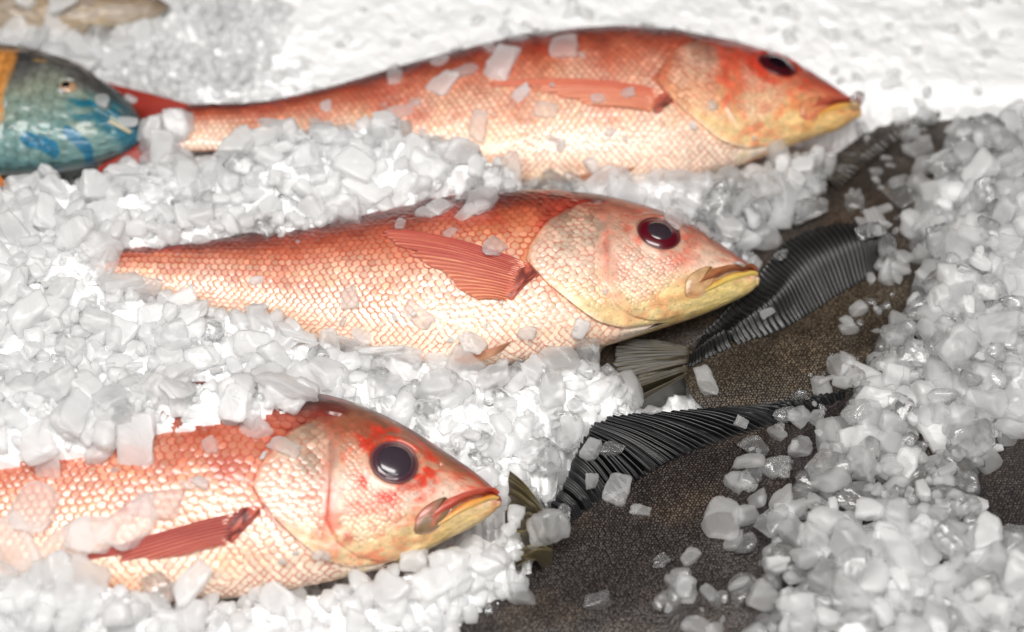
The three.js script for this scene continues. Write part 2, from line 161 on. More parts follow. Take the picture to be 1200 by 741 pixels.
function fishBody(F, disp, headLen, fine) {
  const S = []; for (let s = -0.0025; s < headLen; s += s < 0.004 ? 0.0005 : fine) S.push(s);
  for (let s = headLen; s < F.L; s += 0.0025) S.push(s); S.push(F.L, F.L + 0.002, F.L + 0.0035, F.L + 0.004);
  const TOP = 190, BOT = 40, TH = [];
  for (let j = 0; j <= TOP; j++) TH.push(-Math.PI / 2 + (j / TOP) * Math.PI);
  for (let j = 1; j <= BOT; j++) TH.push(Math.PI / 2 + (j / BOT) * Math.PI);
  const pos = [], uv = [], idx = [], W = TH.length;
  for (const s of S) for (const th of TH) {
    const up = th <= Math.PI / 2, m = up ? th : Math.PI - th;
    const p = F.base(s, th); if (up && disp) { const d = disp(s, m); if (d) p.addScaledVector(F.normal(Math.max(0.001, s), m), d); }
    pos.push(p.x, p.y, p.z); uv.push(...F.uv(s, m));
  }
  for (let i = 0; i < S.length - 1; i++) for (let j = 0; j < W - 1; j++) { const a = i * W + j, b = a + W; idx.push(a, b, b + 1, a, b + 1, a + 1); }
  const g = geometry(pos, idx, { uv });
  const n = g.getAttribute('normal'), p = g.getAttribute('position'); let sum = 0;
  for (let i = 0; i < p.count; i += 37) sum += n.getY(i) * p.getY(i);
  if (sum < 0) { const a = g.index.array; for (let i = 0; i < a.length; i += 3) { const t = a[i + 1]; a[i + 1] = a[i + 2]; a[i + 2] = t; } g.computeVertexNormals(); }
  return g;
}
function skinTexture(F, paint, w = 1400, h = 700) { return dataTexture(w, h, (u, v) => paint(u * (F.L + 0.008) - 0.003, (v - 0.5) * Math.PI), true); }
const wet = (o) => new THREE.MeshPhysicalMaterial({ roughness: 0.42, clearcoat: 0.55, clearcoatRoughness: 0.16, ...o });
const fleshBump = dataTexture(512, 512, (u, v) => { const n = 255 * (0.6 * fbm(u * 60, v * 60, 3) + 0.4 * vnoise(u * 220, v * 220)); return [n, n, n]; });

// ---------------------------------------------------------------- red snappers
const GILL = [[-1.571, 0.062], [-1.396, 0.082], [-1.082, 0.105], [-0.777, 0.121], [-0.489, 0.137], [-0.218, 0.149], [-0.07, 0.147], [0.227, 0.136], [0.384, 0.125], [0.576, 0.108], [0.75, 0.096]];
const CHEEK = [[-1.5, 0.058], [-1.3, 0.071], [-1.15, 0.08], [-0.9, 0.091], [-0.6, 0.0985], [-0.3, 0.0975], [0, 0.097], [0.3, 0.098], [0.5, 0.1]];
const SLIT = [[0.0, 0.3], [0.003, 0.218], [0.008, -0.113], [0.015, -0.271], [0.021, -0.445], [0.026, -0.611], [0.031, -0.742], [0.036, -0.838]];
const LIP_TOP = [[0.0, 0.75], [0.004, 0.6], [0.009, 0.22], [0.015, 0.0], [0.023, -0.22], [0.029, -0.34], [0.034, -0.44], [0.04, -0.6]];
const LIP_LOW = [[0.0, -0.2], [0.002, -0.3], [0.009, -0.5], [0.017, -0.68], [0.023, -0.79], [0.028, -0.88], [0.034, -0.95], [0.038, -0.98]];
const MAXILLA = [[0.031, -0.37], [0.038, -0.47], [0.044, -0.628], [0.0455, -0.742], [0.043, -0.951], [0.038, -0.977], [0.033, -0.846], [0.028, -0.56]];
const polyAt = (l, t) => { const x = t * (l.length - 1), i = Math.min(l.length - 2, Math.floor(x)), f = x - i; return [lerp(l[i][0], l[i + 1][0], f), lerp(l[i][1], l[i + 1][1], f)]; };
function segDist(p, line) { let best = 9; for (let i = 1; i < line.length; i++) { const [ax, ay] = line[i - 1], [bx, by] = line[i], dx = bx - ax, dy = by - ay, t = clamp(((p[0] - ax) * dx + (p[1] - ay) * dy) / (dx * dx + dy * dy)), d = Math.hypot(p[0] - ax - t * dx, p[1] - ay - t * dy); if (d < best) best = d; } return best; }

function snapper(spec, o) {
  const F = fishShape(spec), hs = o.head, ms = o.mouth, R = rng(o.seed);
  const gill = (th) => stops(GILL, th) * hs, cheek = (th) => stops(CHEEK, th) * (hs * 0.5 + 0.5);
  const M = (l) => l.map(([s, th]) => [s * ms, th]);
  const slit = M(SLIT).map(([s, th]) => F.side(s, th)), eyeAt = F.side(...o.eye), nose = F.side(0.033, 0.45);
  const g = thing('red_snapper', o.label, 'fish', 'red snappers laid on the ice'); fishPlace(g, spec);

  // relief of the skin: mouth, cheek plate, orbit, nostril, gill opening
  const disp = (s, th) => {
    let d = 0;
    if (s < 0.17) {
      const p = F.side(Math.max(0, s), th);
      if (s < 0.05) { const q = segDist(p, slit); d -= 0.0045 * Math.exp(-((q / 0.0014) ** 2)); }
      const e = Math.hypot(p[0] - eyeAt[0], p[1] - eyeAt[1]);
      d += 0.0011 * Math.exp(-(((e - 0.0165) / 0.003) ** 2)) - 0.004 * smooth(0.0155, 0.012, e);
      const nn = Math.hypot(p[0] - nose[0], p[1] - nose[1]); d -= 0.0016 * Math.exp(-((nn / 0.0012) ** 2));
      const c = cheek(th), w = smooth(0.62, 0.4, th) * smooth(-1.52, -1.3, th);
      d += w * (s < c ? 0.001 * smooth(c - 0.03, c - 0.002, s) : 0.001 * smooth(c + 0.003, c, s));
      const gl = gill(th); if (th < 0.7) d -= 0.0018 * smooth(gl - 0.004, gl, s) * smooth(gl + 0.012, gl + 0.001, s);
    }
    d += (0.0005 * (fbm(s * 90 + o.seed, th * 4, 3) - 0.5) + 0.005 * (fbm(s * 16 + o.seed * 3, th * 1.3 + o.seed, 2) - 0.5) * smooth(0.1, 0.18, s)) * smooth(0, 0.02, s);
    return d;
  };

  // pigment, with some shade on the back and glare on the belly painted in
  const { flank, headTint, red } = o;
  const skin = (s, th, plain) => {
    const n1 = fbm(s * 55 + o.seed, th * 2.3, 4), n2 = fbm(s * 260, th * 11 + o.seed, 3), n3 = fbm(s * 130 + 7, th * 6 + o.seed * 3, 4);
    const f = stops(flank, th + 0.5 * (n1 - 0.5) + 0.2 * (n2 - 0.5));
    const gl = gill(th), n4 = fbm(s * 24 + 3 + o.seed, th * 1.6, 3); let c = mix3(f, [232, 142, 88], 0.42 * smooth(0.5, 0.7, n4) * smooth(0.7, 0.2, th)); c = mix3(c, [238, 214, 150], 0.4 * smooth(0.52, 0.7, n3) * smooth(0.2, -0.5, th)); c = mix3(c, [170, 50, 38], 0.6 * smooth(0.54, 0.72, fbm(s * 45 + 31, th * 3.2 + o.seed, 4)) * smooth(-0.9, -0.2, th));
    const fl = c;
    if (s < gl + 0.004) {
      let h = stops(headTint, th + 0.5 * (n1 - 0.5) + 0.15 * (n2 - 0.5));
      const p = F.side(Math.max(0, s), th), e = Math.hypot(p[0] - eyeAt[0], p[1] - eyeAt[1]);
      // yellow jaw
      h = mix3(h, o.jaw, smooth(0.085, 0.03, s) * smooth(-0.3, -0.75, th) * clamp(0.1 + 0.9 * n3));
      // blood-red blotches round the eye, on the cheek and the snout
      const around = smooth(0.034, 0.017, e) + 0.55 * smooth(0.05, 0.02, Math.hypot(p[0] - 0.075, (p[1] + 0.006) * 0.8)) + 0.8 * smooth(0.02, 0.008, Math.hypot(p[0] - 0.012, p[1] - 0.006));
      h = mix3(h, [196, 52, 34], clamp(around, 0, 1) * red * smooth(0.36, 0.66, n3 * 0.7 + n2 * 0.3));
      h = mix3(h, [176, 48, 40], o.redTop * smooth(0.5, 0.7, n1) * smooth(0.2, 0.6, th));
      // red seam along the cheek plate and the gill opening
      h = mix3(h, [190, 62, 48], 0.4 * red * smooth(0.003, 0.0008, Math.abs(s - cheek(th) - 0.001)) * smooth(-0.95, -0.6, th) * smooth(0.5, 0.2, th) * (0.4 + n3));
      // grey-olive bruise above the gill cover
      const b = Math.hypot(p[0] - 0.118 * hs, (p[1] - 0.018) * 0.9);
      h = mix3(h, mix3([104, 106, 92], [190, 186, 168], smooth(0.3, 0.7, n3)), 0.6 * smooth(0.024, 0.008, b + 0.012 * (n3 - 0.5)));
      c = mix3(h, fl, smooth(gl - 0.006, gl + 0.003, s));
    }
    if (!plain) c = mix3(c, [96, 40, 32], 0.22 * smooth(0.76, 0.86, vnoise(s * 900, th * 38 + o.seed)));
    const g2 = 0.82 + 0.36 * n2; return [c[0] * g2, c[1] * g2, c[2] * g2];
  };
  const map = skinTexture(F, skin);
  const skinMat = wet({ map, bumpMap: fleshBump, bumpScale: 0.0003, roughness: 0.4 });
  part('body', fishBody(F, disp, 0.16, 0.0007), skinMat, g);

  // gill cover: a raised bony flap whose hind edge stands free of the body
  {
    const pos = [], uv = [], idx = [], NA = 60, NB = 80, fs = [];
    for (let i = 0; i <= NA; i++) fs.push(i / NA * 0.96); fs.push(0.985, 1, 1.004, 1.0);
    fs.forEach((f, i) => { for (let j = 0; j <= NB; j++) {
      const th = lerp(-1.5, 0.66, j / NB), a = cheek(th) - 0.004, b = gill(th), s = lerp(a, b, f), fade = smooth(-1.5, -1.25, th) * smooth(0.66, 0.5, th);
      let d = lerp(-0.0006, 0.0017, smooth(0.02, 0.85, f)) * fade - 0.0004 * (1 - fade) - (i === fs.length - 1 ? 0.004 : i === fs.length - 2 ? 0.0012 : 0);
      const ridge = Math.abs(lerp(0.1, 0.138, clamp((th + 0.8) / 0.5)) * hs - s); d -= 0.0007 * Math.exp(-((ridge / 0.0011) ** 2)) * smooth(-0.85, -0.75, th) * smooth(-0.25, -0.35, th) * fade;
      const p = F.on(s, th, d); pos.push(p.x, p.y, p.z); uv.push(...F.uv(s, th));
    } });
    for (let i = 0; i < fs.length - 1; i++) for (let j = 0; j < NB; j++) { const a = i * (NB + 1) + j, b = a + NB + 1; idx.push(a, b + 1, b, a, a + 1, b + 1); }
    const q = geometry(pos, idx, { uv }), n = q.getAttribute('normal'); let sum = 0; for (let i = 0; i < n.count; i++) sum += n.getY(i);
    if (sum < 0) { const a = q.index.array; for (let i = 0; i < a.length; i += 3) { const t = a[i + 1]; a[i + 1] = a[i + 2]; a[i + 2] = t; } q.computeVertexNormals(); }
    part('gill_cover', q, skinMat, g);
  }

  // lips and jaw bones
  const strip = (A, B, lift, dome, colA, colB, name) => part(name, shell((u, v) => { const a = polyAt(A, u), b = polyAt(B, u), w = 0.16 + 0.84 * v, s = lerp(a[0], b[0], w), th = lerp(a[1], b[1], w); return F.on(Math.max(0.0006, s), th, lift + dome * Math.sin(Math.PI * clamp(0.06 + 0.88 * v)) * (1 - 0.5 * u)); }, 36, 12, 0.003,
    (u, v) => lin3(mix3(colA, colB, clamp(v + 0.8 * (fbm(u * 12 + o.seed, v * 4) - 0.5)))), F.normal(0.02, -0.3).negate()), wet({ vertexColors: true, roughness: 0.36 }), g);
  strip(M(SLIT), M(LIP_TOP), -0.0002, 0.0032, o.lip[0], o.lip[1], 'upper_lip');
  strip(M(SLIT), M(LIP_LOW), -0.0004, 0.003, o.lip[2], o.lip[3], 'lower_lip');
  {
    const P0 = M(MAXILLA), c0 = P0.reduce((a, b) => [a[0] + b[0] / P0.length, a[1] + b[1] / P0.length], [0, 0]), P = P0.map(([s, th]) => [lerp(c0[0], s, 1.25), lerp(c0[1], th, 1.25)]), c = P.reduce((a, b) => [a[0] + b[0] / P.length, a[1] + b[1] / P.length], [0, 0]);
    const curve = new THREE.CatmullRomCurve3(P.map(([s, th]) => new THREE.Vector3(s, th, 0)), true);
    part('maxilla', shell((u, v) => { const b = curve.getPoint(u % 1), s = lerp(c[0], b.x, v), th = lerp(c[1], b.y, v); return F.on(s, th, 0.0001 + 0.0013 * (1 - v ** 4) + 0.0003 * Math.sin(u * 12) * v); }, 32, 6, 0.002,
      (u, v) => lin3(mix3(o.maxilla, o.lip[1], smooth(0.35, 0.7, fbm(u * 6 + o.seed, v * 3, 3)) * 0.7)).map((x) => x * (0.75 + 0.5 * vnoise(u * 24, v * 7))), F.normal(0.037, -0.7).negate()), wet({ vertexColors: true, roughness: 0.38 }), g);
  }

  // eye
  {
    const n = F.normal(...o.eye), r = o.eyeSize;
    const e = new THREE.Group(); e.name = 'eye'; g.add(e); e.position.copy(F.on(o.eye[0], o.eye[1], -0.0028)); e.quaternion.setFromUnitVectors(new THREE.Vector3(0, 1, 0), n);
    const dome = (r0, h, y0, N) => { const p = []; for (let i = 0; i <= N; i++) { const a = i / N * Math.PI / 2; p.push(new THREE.Vector2(Math.max(1e-5, r0 * Math.cos(a)), y0 + h * Math.sin(a))); } return p; };
    part('iris', new THREE.LatheGeometry(dome(r, 0.0052, 0, 16), 40), new THREE.MeshPhysicalMaterial({ color: new THREE.Color(...lin3(o.iris)), roughness: 0.3, clearcoat: 1, clearcoatRoughness: 0.04 }), e);
    part('pupil', new THREE.LatheGeometry(dome(r * o.pupil, 0.0036, 0.0026, 14), 40), new THREE.MeshPhysicalMaterial({ color: new THREE.Color(...lin3(o.pupilTint)), roughness: 0.25, clearcoat: 1, clearcoatRoughness: 0.04 }), e);
    part('eye_rim', new THREE.TorusGeometry(r * 0.99, 0.0008, 8, 48).rotateX(Math.PI / 2).translate(0, 0.0014, 0), wet({ color: new THREE.Color(...lin3(o.rim)), roughness: 0.35 }), e);
  }

  // scales: overlapping plates, pale in the middle with red seams
  {
    const pos = [], col = [], idx = [], RIM = 9;
    const plate = (s, th, len, wid, d, tiltUp, cc, cr) => {
      const p = F.on(s, th, d), n = F.normal(s, th), t = F.base(s + 0.002, th).sub(F.base(s - 0.002, th)).normalize(), b = n.clone().cross(t);
      const lean = (R() - 0.5) * 0.24, up = tiltUp + (R() - 0.5) * 0.07, k0 = pos.length / 3;
      const put = (a, c, h, colour) => { const hh = h + a * up + c * lean; pos.push(p.x + t.x * a + b.x * c + n.x * hh, p.y + t.y * a + b.y * c + n.y * hh, p.z + t.z * a + b.z * c + n.z * hh); col.push(...colour); };
      put(0.1 * len, 0, 0.00034, cc);
      for (const [f, h, colour] of [[0.6, 0.00026, mix3(cc, cr, 0.08)], [1, -0.0001, cr]]) for (let k = 0; k < RIM; k++) {
        const a = k / RIM * Math.PI * 2, x = Math.cos(a), y = Math.sin(a), point = x > 0 ? 1 + 0.22 * x * x * x : 1; put(len * 0.5 * f * x * point, wid * 0.5 * f * y * (x > 0 ? 1 - 0.12 * x : 1), h, colour);
      }
      put(0.5 * len * 0.98, 0, -0.0012, cr);
      for (let k = 0; k < RIM; k++) { const k1 = (k + 1) % RIM; idx.push(k0, k0 + 1 + k, k0 + 1 + k1, k0 + 1 + k, k0 + 1 + RIM + k, k0 + 1 + RIM + k1, k0 + 1 + k, k0 + 1 + RIM + k1, k0 + 1 + k1); }
    };
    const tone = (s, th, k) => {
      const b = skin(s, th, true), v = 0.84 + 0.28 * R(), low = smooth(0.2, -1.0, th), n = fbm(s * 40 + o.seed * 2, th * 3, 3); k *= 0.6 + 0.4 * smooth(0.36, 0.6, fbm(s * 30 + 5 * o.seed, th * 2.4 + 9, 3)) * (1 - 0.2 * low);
      const pale = mix3(b, mix3(o.pale, [214, 150, 118], smooth(-0.2, 0.5, th)), clamp(0.5 + 0.35 * low + 0.6 * (n - 0.5)) * k * smooth(0.85, 0.15, th)), seam = mix3(b, mix3(o.seam, [112, 40, 34], smooth(0.1, 0.9, th)), clamp(1.0 - 0.3 * low + 0.8 * (n - 0.5)) * (0.25 + 0.75 * k));  // centres whiten toward the belly, putting bright highlights into the colour
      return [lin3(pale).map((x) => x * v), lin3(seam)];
    };
    const ds = o.scale, row = ds * 1.26; let column = 0;
    for (let s = 0.092; s < F.L - 0.002; s += ds * 0.5 * lerp(1, 0.8, s / F.L), column++) {
      const [, H, w] = F.at(s), rad = (H + w) / 2, half = column % 2 ? 0.5 : 0;
      for (let k = -30; k <= 30; k++) {
        const th = ((k + half) * row * lerp(1, 0.8, s / F.L)) / (rad * 0.93) - 0.1; if (th < -1.62 || th > 1.62) continue;
        if (s < gill(Math.min(th, 0.75)) + 0.0025 || (th > 0.62 && s < 0.115 + (th - 0.62) * 0.02)) continue;
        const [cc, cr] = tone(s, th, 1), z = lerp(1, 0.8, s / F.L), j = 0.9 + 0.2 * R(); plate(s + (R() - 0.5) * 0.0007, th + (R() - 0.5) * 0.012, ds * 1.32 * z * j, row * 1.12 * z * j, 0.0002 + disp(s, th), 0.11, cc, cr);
      }
    }
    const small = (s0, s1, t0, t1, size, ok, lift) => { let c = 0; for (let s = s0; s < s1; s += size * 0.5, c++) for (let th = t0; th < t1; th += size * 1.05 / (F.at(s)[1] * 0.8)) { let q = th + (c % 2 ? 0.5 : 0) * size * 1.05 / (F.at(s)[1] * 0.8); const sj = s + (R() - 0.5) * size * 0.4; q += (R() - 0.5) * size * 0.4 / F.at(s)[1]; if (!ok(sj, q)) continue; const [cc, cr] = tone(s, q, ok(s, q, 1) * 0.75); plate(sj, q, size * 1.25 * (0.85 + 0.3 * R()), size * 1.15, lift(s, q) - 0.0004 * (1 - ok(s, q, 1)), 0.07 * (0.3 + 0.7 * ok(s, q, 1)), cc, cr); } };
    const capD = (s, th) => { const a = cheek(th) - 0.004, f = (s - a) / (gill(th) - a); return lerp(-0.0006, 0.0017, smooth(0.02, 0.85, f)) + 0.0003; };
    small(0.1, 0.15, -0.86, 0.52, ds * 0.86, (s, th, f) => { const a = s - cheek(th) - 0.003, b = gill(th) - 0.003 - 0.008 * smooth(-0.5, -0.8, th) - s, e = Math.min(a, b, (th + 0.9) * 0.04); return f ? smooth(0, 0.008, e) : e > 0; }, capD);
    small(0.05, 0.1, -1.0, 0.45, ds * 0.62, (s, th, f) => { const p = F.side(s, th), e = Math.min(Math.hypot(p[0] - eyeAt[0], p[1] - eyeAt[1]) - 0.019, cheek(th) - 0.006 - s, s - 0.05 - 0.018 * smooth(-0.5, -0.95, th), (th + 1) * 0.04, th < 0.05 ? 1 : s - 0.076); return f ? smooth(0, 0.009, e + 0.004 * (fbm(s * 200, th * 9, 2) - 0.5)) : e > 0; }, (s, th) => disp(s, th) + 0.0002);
    const q = geometry(pos, idx, { color: col }); const m = part('scales', q, wet({ vertexColors: true, roughness: 0.36, clearcoat: 0.8, clearcoatRoughness: 0.13 }), g); m.userData.kind = 'stuff';
  }

  // pectoral fin, folded back along the flank
  const finShell = (base, tips, rays, lift, hump, colA, colB, thick = 0.0007, ragged = 0.06) => {
    const rag = []; for (let i = 0; i <= rays + 1; i++) rag.push(1 - ragged * R());
    return shell((u, v) => {
      const a = polyAt(base, u), b = polyAt(tips, u), rg = lerp(rag[Math.floor(u * rays)], rag[Math.floor(u * rays) + 1], (u * rays) % 1), t = v * rg;
      const s = lerp(a[0], b[0], t), th = lerp(a[1], b[1], t) + 0.05 * Math.sin(Math.PI * t) * (u - 0.5) + 0.06 * Math.sin(Math.PI * t) * (1 - u);
      return F.on(s, th, disp(s, th) + lift * smooth(0, 0.4, t) + hump * Math.sin(Math.PI * t) + 0.0009 * Math.cos(u * rays * 2 * Math.PI) * (1 - 0.6 * t)- 0.0012 * smooth(0.12, 0, t));
    }, rays * 5, 26, thick, (u, v) => { const ray = 0.5 + 0.5 * Math.cos(u * rays * 2 * Math.PI), n = fbm(u * 46 + o.seed, v * 3, 3); return lin3(mix3(mix3(colA, colB, clamp(u + 1.5 * (n - 0.5))), [150, 44, 38], smooth(0.75, 0.2, ray) * 0.7 * (0.35 + n) * (1 - 0.35 * v))); });
  };
  const finMat = wet({ vertexColors: true, roughness: 0.5, transmission: 0.3, thickness: 0 });
  const pf = part('pectoral_fin', finShell(o.pectBase, o.pectTips, o.rays, 0.0014, 0.0018, o.fin[0], o.fin[1], 0.0006, 0.16), finMat, g);
  {
    const b = o.pectBase, e = b[b.length - 1], out = [[b[0][0] - 0.008, b[0][1] + 0.03], [b[0][0] - 0.001, b[0][1] + 0.09], [b[0][0] + 0.008, b[0][1] + 0.05], [e[0] + 0.01, e[1] + 0.06], [e[0] + 0.002, e[1] - 0.04], [e[0] - 0.004, e[1] + 0.06]];
    const curve = new THREE.CatmullRomCurve3(out.map(([s, th]) => new THREE.Vector3(s, th, 0)), true), c = [(b[0][0] + e[0]) / 2, (b[0][1] + e[1]) / 2];
    part('fin_base', shell((u, v) => { const q = curve.getPoint(u % 1), s = lerp(c[0], q.x, v), th = lerp(c[1], q.y, v); return F.on(s, th, disp(s, th) - 0.0006 + (0.0016 + 0.0012 * fbm(u * 9, v * 5)) * (1 - v ** 3)); }, 36, 10, 0.003,
      (u, v) => lin3(mix3(o.axil, [206, 104, 84], smooth(0.25, 0.65, fbm(u * 12 + o.seed, v * 4, 3)))), F.normal(...c).negate()), wet({ vertexColors: true, bumpMap: fleshBump, bumpScale: 0.0005, clearcoat: 0.25 }), pf);
  }
  if (o.pelvic) part('pelvic_fin', finShell(o.pelvic[0], o.pelvic[1], 7, 0.0025, 0.002, [226, 158, 120], [236, 190, 150]), finMat, g);

  // spiny dorsal fin folded down along the ridge of the back
  { const spines = 11; part('dorsal_fin', shell((u, v) => { const s = lerp(0.135, Math.min(0.35, F.L - 0.06), u) + 0.012 * v, fade = Math.sin(Math.PI * clamp(0.04 + 0.92 * u)) ** 0.5; return F.on(s, lerp(1.2, 1.66, v), disp(s, Math.min(1.5, lerp(1.2, 1.66, v))) - 0.0012 + (0.0042 + 0.0012 * Math.abs(Math.cos(u * spines * Math.PI))) * Math.sin(Math.PI * clamp(0.05 + 0.9 * v)) * fade); }, spines * 6, 8, 0.002,
    (u, v) => lin3(mix3([92, 46, 42], [136, 66, 56], clamp(Math.abs(Math.cos(u * spines * Math.PI)) * 0.7 + 0.6 * (fbm(u * 30, v * 4 + o.seed) - 0.5)))), new THREE.Vector3(0, -0.5, 0.86)), wet({ vertexColors: true }), g); }

  // forked tail fin
  {
    const [c, H] = F.at(F.L), rays = 22, N = rays * 4;
    part('tail_fin', shell((u, v) => {
      const k = u * 2 - 1, len = lerp(0.045, 0.085, Math.abs(k) ** 1.4) * (0.97 + 0.05 * vnoise(u * 40, 3)), a = k * 0.36;
      return new THREE.Vector3(-(F.L - 0.006) - v * len * Math.cos(a), 0.0016 - 0.012 * v * v + 0.0008 * Math.cos(u * rays * 2 * Math.PI) * (1 - 0.4 * v) + 0.003 * Math.sin(u * 7) * v, -(c + H * 0.85 * k) - v * len * Math.sin(a) * (1 + 0.3 * v));
    }, N, 24, (u, v) => lerp(0.0032, 0.0008, v), (u, v) => { const ray = 0.5 + 0.5 * Math.cos(u * rays * 2 * Math.PI), n = fbm(u * 20, v * 6 + o.seed); return lin3(mix3(mix3([196, 78, 58], [176, 56, 42], clamp(v * 0.6 + n * 0.6)), [140, 28, 24], (1 - ray) * 0.5)); }), finMat, g);
  }
  return g;
}
// ---------------------------------------------------------------- dark flatfish lying like shingles
const flatGrain = (() => { // tiny scales, 2 mm across, one pale speck each
  const N = 56, cells = [];
  const cell = (i, j) => { const a = ((i % N) + N) % N, b = ((j % N) + N) % N; return [i + 0.5 + (hash2(a + 3, b + 7) - 0.5) * 0.5 + (j % 2 ? 0.5 : 0), j + 0.5 + (hash2(a + 31, b + 17) - 0.5) * 0.5, hash2(a + 5, b + 91)]; };
  return (u, v) => { const x = u * N, y = v * N, xi = Math.floor(x), yi = Math.floor(y); let d = 9, k = 0; for (let a = -1; a <= 1; a++) for (let b = -1; b <= 1; b++) { const c = cell(xi + a, yi + b), q = Math.hypot(c[0] - x, c[1] - y); if (q < d) { d = q; k = c[2]; } } return [d, k]; };
})();
const flatMap = dataTexture(1024, 1024, (u, v) => { const [d, k] = flatGrain(u, v), n = fbm(u * 64, v * 64, 3), t = smooth(0.5, 0.12, d) * (0.25 + 0.75 * k); const c = mix3([96, 86, 78], [255, 244, 226], clamp(t * 1.15 + 0.3 * (n - 0.5))); return c; }, true);
const flatBump = dataTexture(1024, 1024, (u, v) => { const [d] = flatGrain(u, v), h = 255 * clamp(0.9 - d * 1.1) * 0.8 + 40 * vnoise(u * 200, v * 200); return [h, h, h]; });
const flatMat = wet({ map: flatMap, bumpMap: flatBump, bumpScale: 0.0005, vertexColors: true, roughness: 0.3, clearcoat: 0 });
const flatFinMat = wet({ vertexColors: true, roughness: 0.45, clearcoat: 0.3, clearcoatRoughness: 0.25 });
function flatBody(g, spec, T, tintA, tintB, seed) {
  const rim = new THREE.CatmullRomCurve3(spec.rim.map(([x, z]) => new THREE.Vector3(x, 0, z)), true, 'centripetal').getSpacedPoints(260).slice(0, 260);
  const c = rim.reduce((a, p) => a.add(p), new THREE.Vector3()).divideScalar(rim.length), RN = 60, W = rim.length, pos = [], uv = [], col = [], idx = [];
  const topY = (r, x, z) => spec.y + T * Math.max(0, 1 - r * r) ** 0.9 + 0.0012 * (fbm(x * 40 + seed, z * 40, 3) - 0.5);
  for (let side = 0; side < 2; side++) for (let k = 0; k <= RN; k++) for (const p of rim) {
    const r = 1 - (1 - k / RN) ** 1.6, x = lerp(c.x, p.x, r), z = lerp(c.z, p.z, r), y = side ? spec.y - 0.006 * (1 - r * r) : topY(r, x, z);
    pos.push(x, y, z); uv.push(x / 0.1, z / 0.1);
    const n = fbm(x * 28 + seed, z * 28, 4), m = fbm(x * 90, z * 90 + seed, 3), t = smooth(0.36, 0.66, n * 0.75 + m * 0.25); col.push(...lin3(mix3(tintA, tintB, t)).map((v) => v * (0.75 + 0.5 * m)));
  }
  const at = (s, k, i) => s * (RN + 1) * W + k * W + (i % W);
  for (let k = 0; k < RN; k++) for (let i = 0; i < W; i++) { idx.push(at(0, k, i), at(0, k, i + 1), at(0, k + 1, i + 1), at(0, k, i), at(0, k + 1, i + 1), at(0, k + 1, i)); idx.push(at(1, k, i), at(1, k + 1, i + 1), at(1, k, i + 1), at(1, k, i), at(1, k + 1, i), at(1, k + 1, i + 1)); }
  const geo = geometry(pos, idx, { uv, color: col }), n = geo.getAttribute('normal');
  if (n.getY(W * 20) < 0) { const a = geo.index.array; for (let i = 0; i < a.length; i += 3) { const t = a[i + 1]; a[i + 1] = a[i + 2]; a[i + 2] = t; } geo.computeVertexNormals(); }
  const m = part('body', geo, flatMat, g);
  for (let s = 0; s <= 1; s += 0.004) for (const p of rim) raise(new THREE.Vector3(lerp(c.x, p.x, s), topY(s, lerp(c.x, p.x, s), lerp(c.z, p.z, s)), lerp(c.z, p.z, s)));
  return m;
}
function flatFin(g, name, spec, rays, tint, wave, seed, baseLift = 0.001) {
  const C = (l) => new THREE.CatmullRomCurve3(l.map(([x, z]) => new THREE.Vector3(x, 0, z))), A = C(spec.base), B = C(spec.edge), R = rng(seed);
  const rag = Array.from({ length: rays + 2 }, () => 0.95 + 0.06 * R()), NU = rays * 6, NV = 22;
  const f = (u, v) => {
    const a = A.getPoint(u), b = B.getPoint(u), t = v * lerp(rag[Math.floor(u * rays)], rag[Math.floor(u * rays) + 1], (u * rays) % 1);
    const x = lerp(a.x, b.x, t), z = lerp(a.z, b.z, t);
    let sup = heightAt(a.x, a.z) - 0.005; for (const d of [-0.004, 0, 0.004]) sup = Math.max(sup, heightAt(x + d, z), heightAt(x, z + d));
    const own = heightAt(a.x, a.z) + baseLift, ph = u * rays * 2 * Math.PI;
    const ridge = 1 - Math.abs(Math.sin(ph / 2)) * 2;
    const y = Math.max(lerp(own, sup + 0.0035, smooth(0, 0.5, t)), lerp(own, sup + 0.003, t)) + wave(u, t) + 0.0007 * ridge * (0.35 + 0.65 * Math.sin(Math.PI * clamp(0.12 + 0.8 * t)));
    return new THREE.Vector3(x, y, z);
  };
  const grid = []; for (let i = 0; i <= NU; i++) { const r = []; for (let j = 0; j <= NV; j++) r.push(f(i / NU, j / NV)); grid.push(r); }
  for (let k = 0; k < 2; k++) for (let i = 0; i <= NU; i++) for (let j = 1; j < NV; j++) grid[i][j].y = (grid[i][j - 1].y + grid[i][j].y * 2 + grid[i][j + 1].y) / 4;
  const m = part(name, shell((u, v) => grid[Math.round(u * NU)][Math.round(v * NV)], NU, NV, 0.0007, (u, v) => {
    const ray = 1 - Math.abs(Math.sin(u * rays * Math.PI)), n = fbm(u * 40 + seed, v * 6, 3), k = smooth(0.3, 0.9, ray); return lin3(mix3(tint[0], tint[1], clamp(k * (0.35 + 0.9 * n)))); }), flatFinMat, g);
  for (let i = 0; i <= 400; i++) for (let j = 0; j <= 60; j++) raise(grid[Math.round(i / 400 * NU)][Math.round(j / 60 * NV)]);
  return m;
}
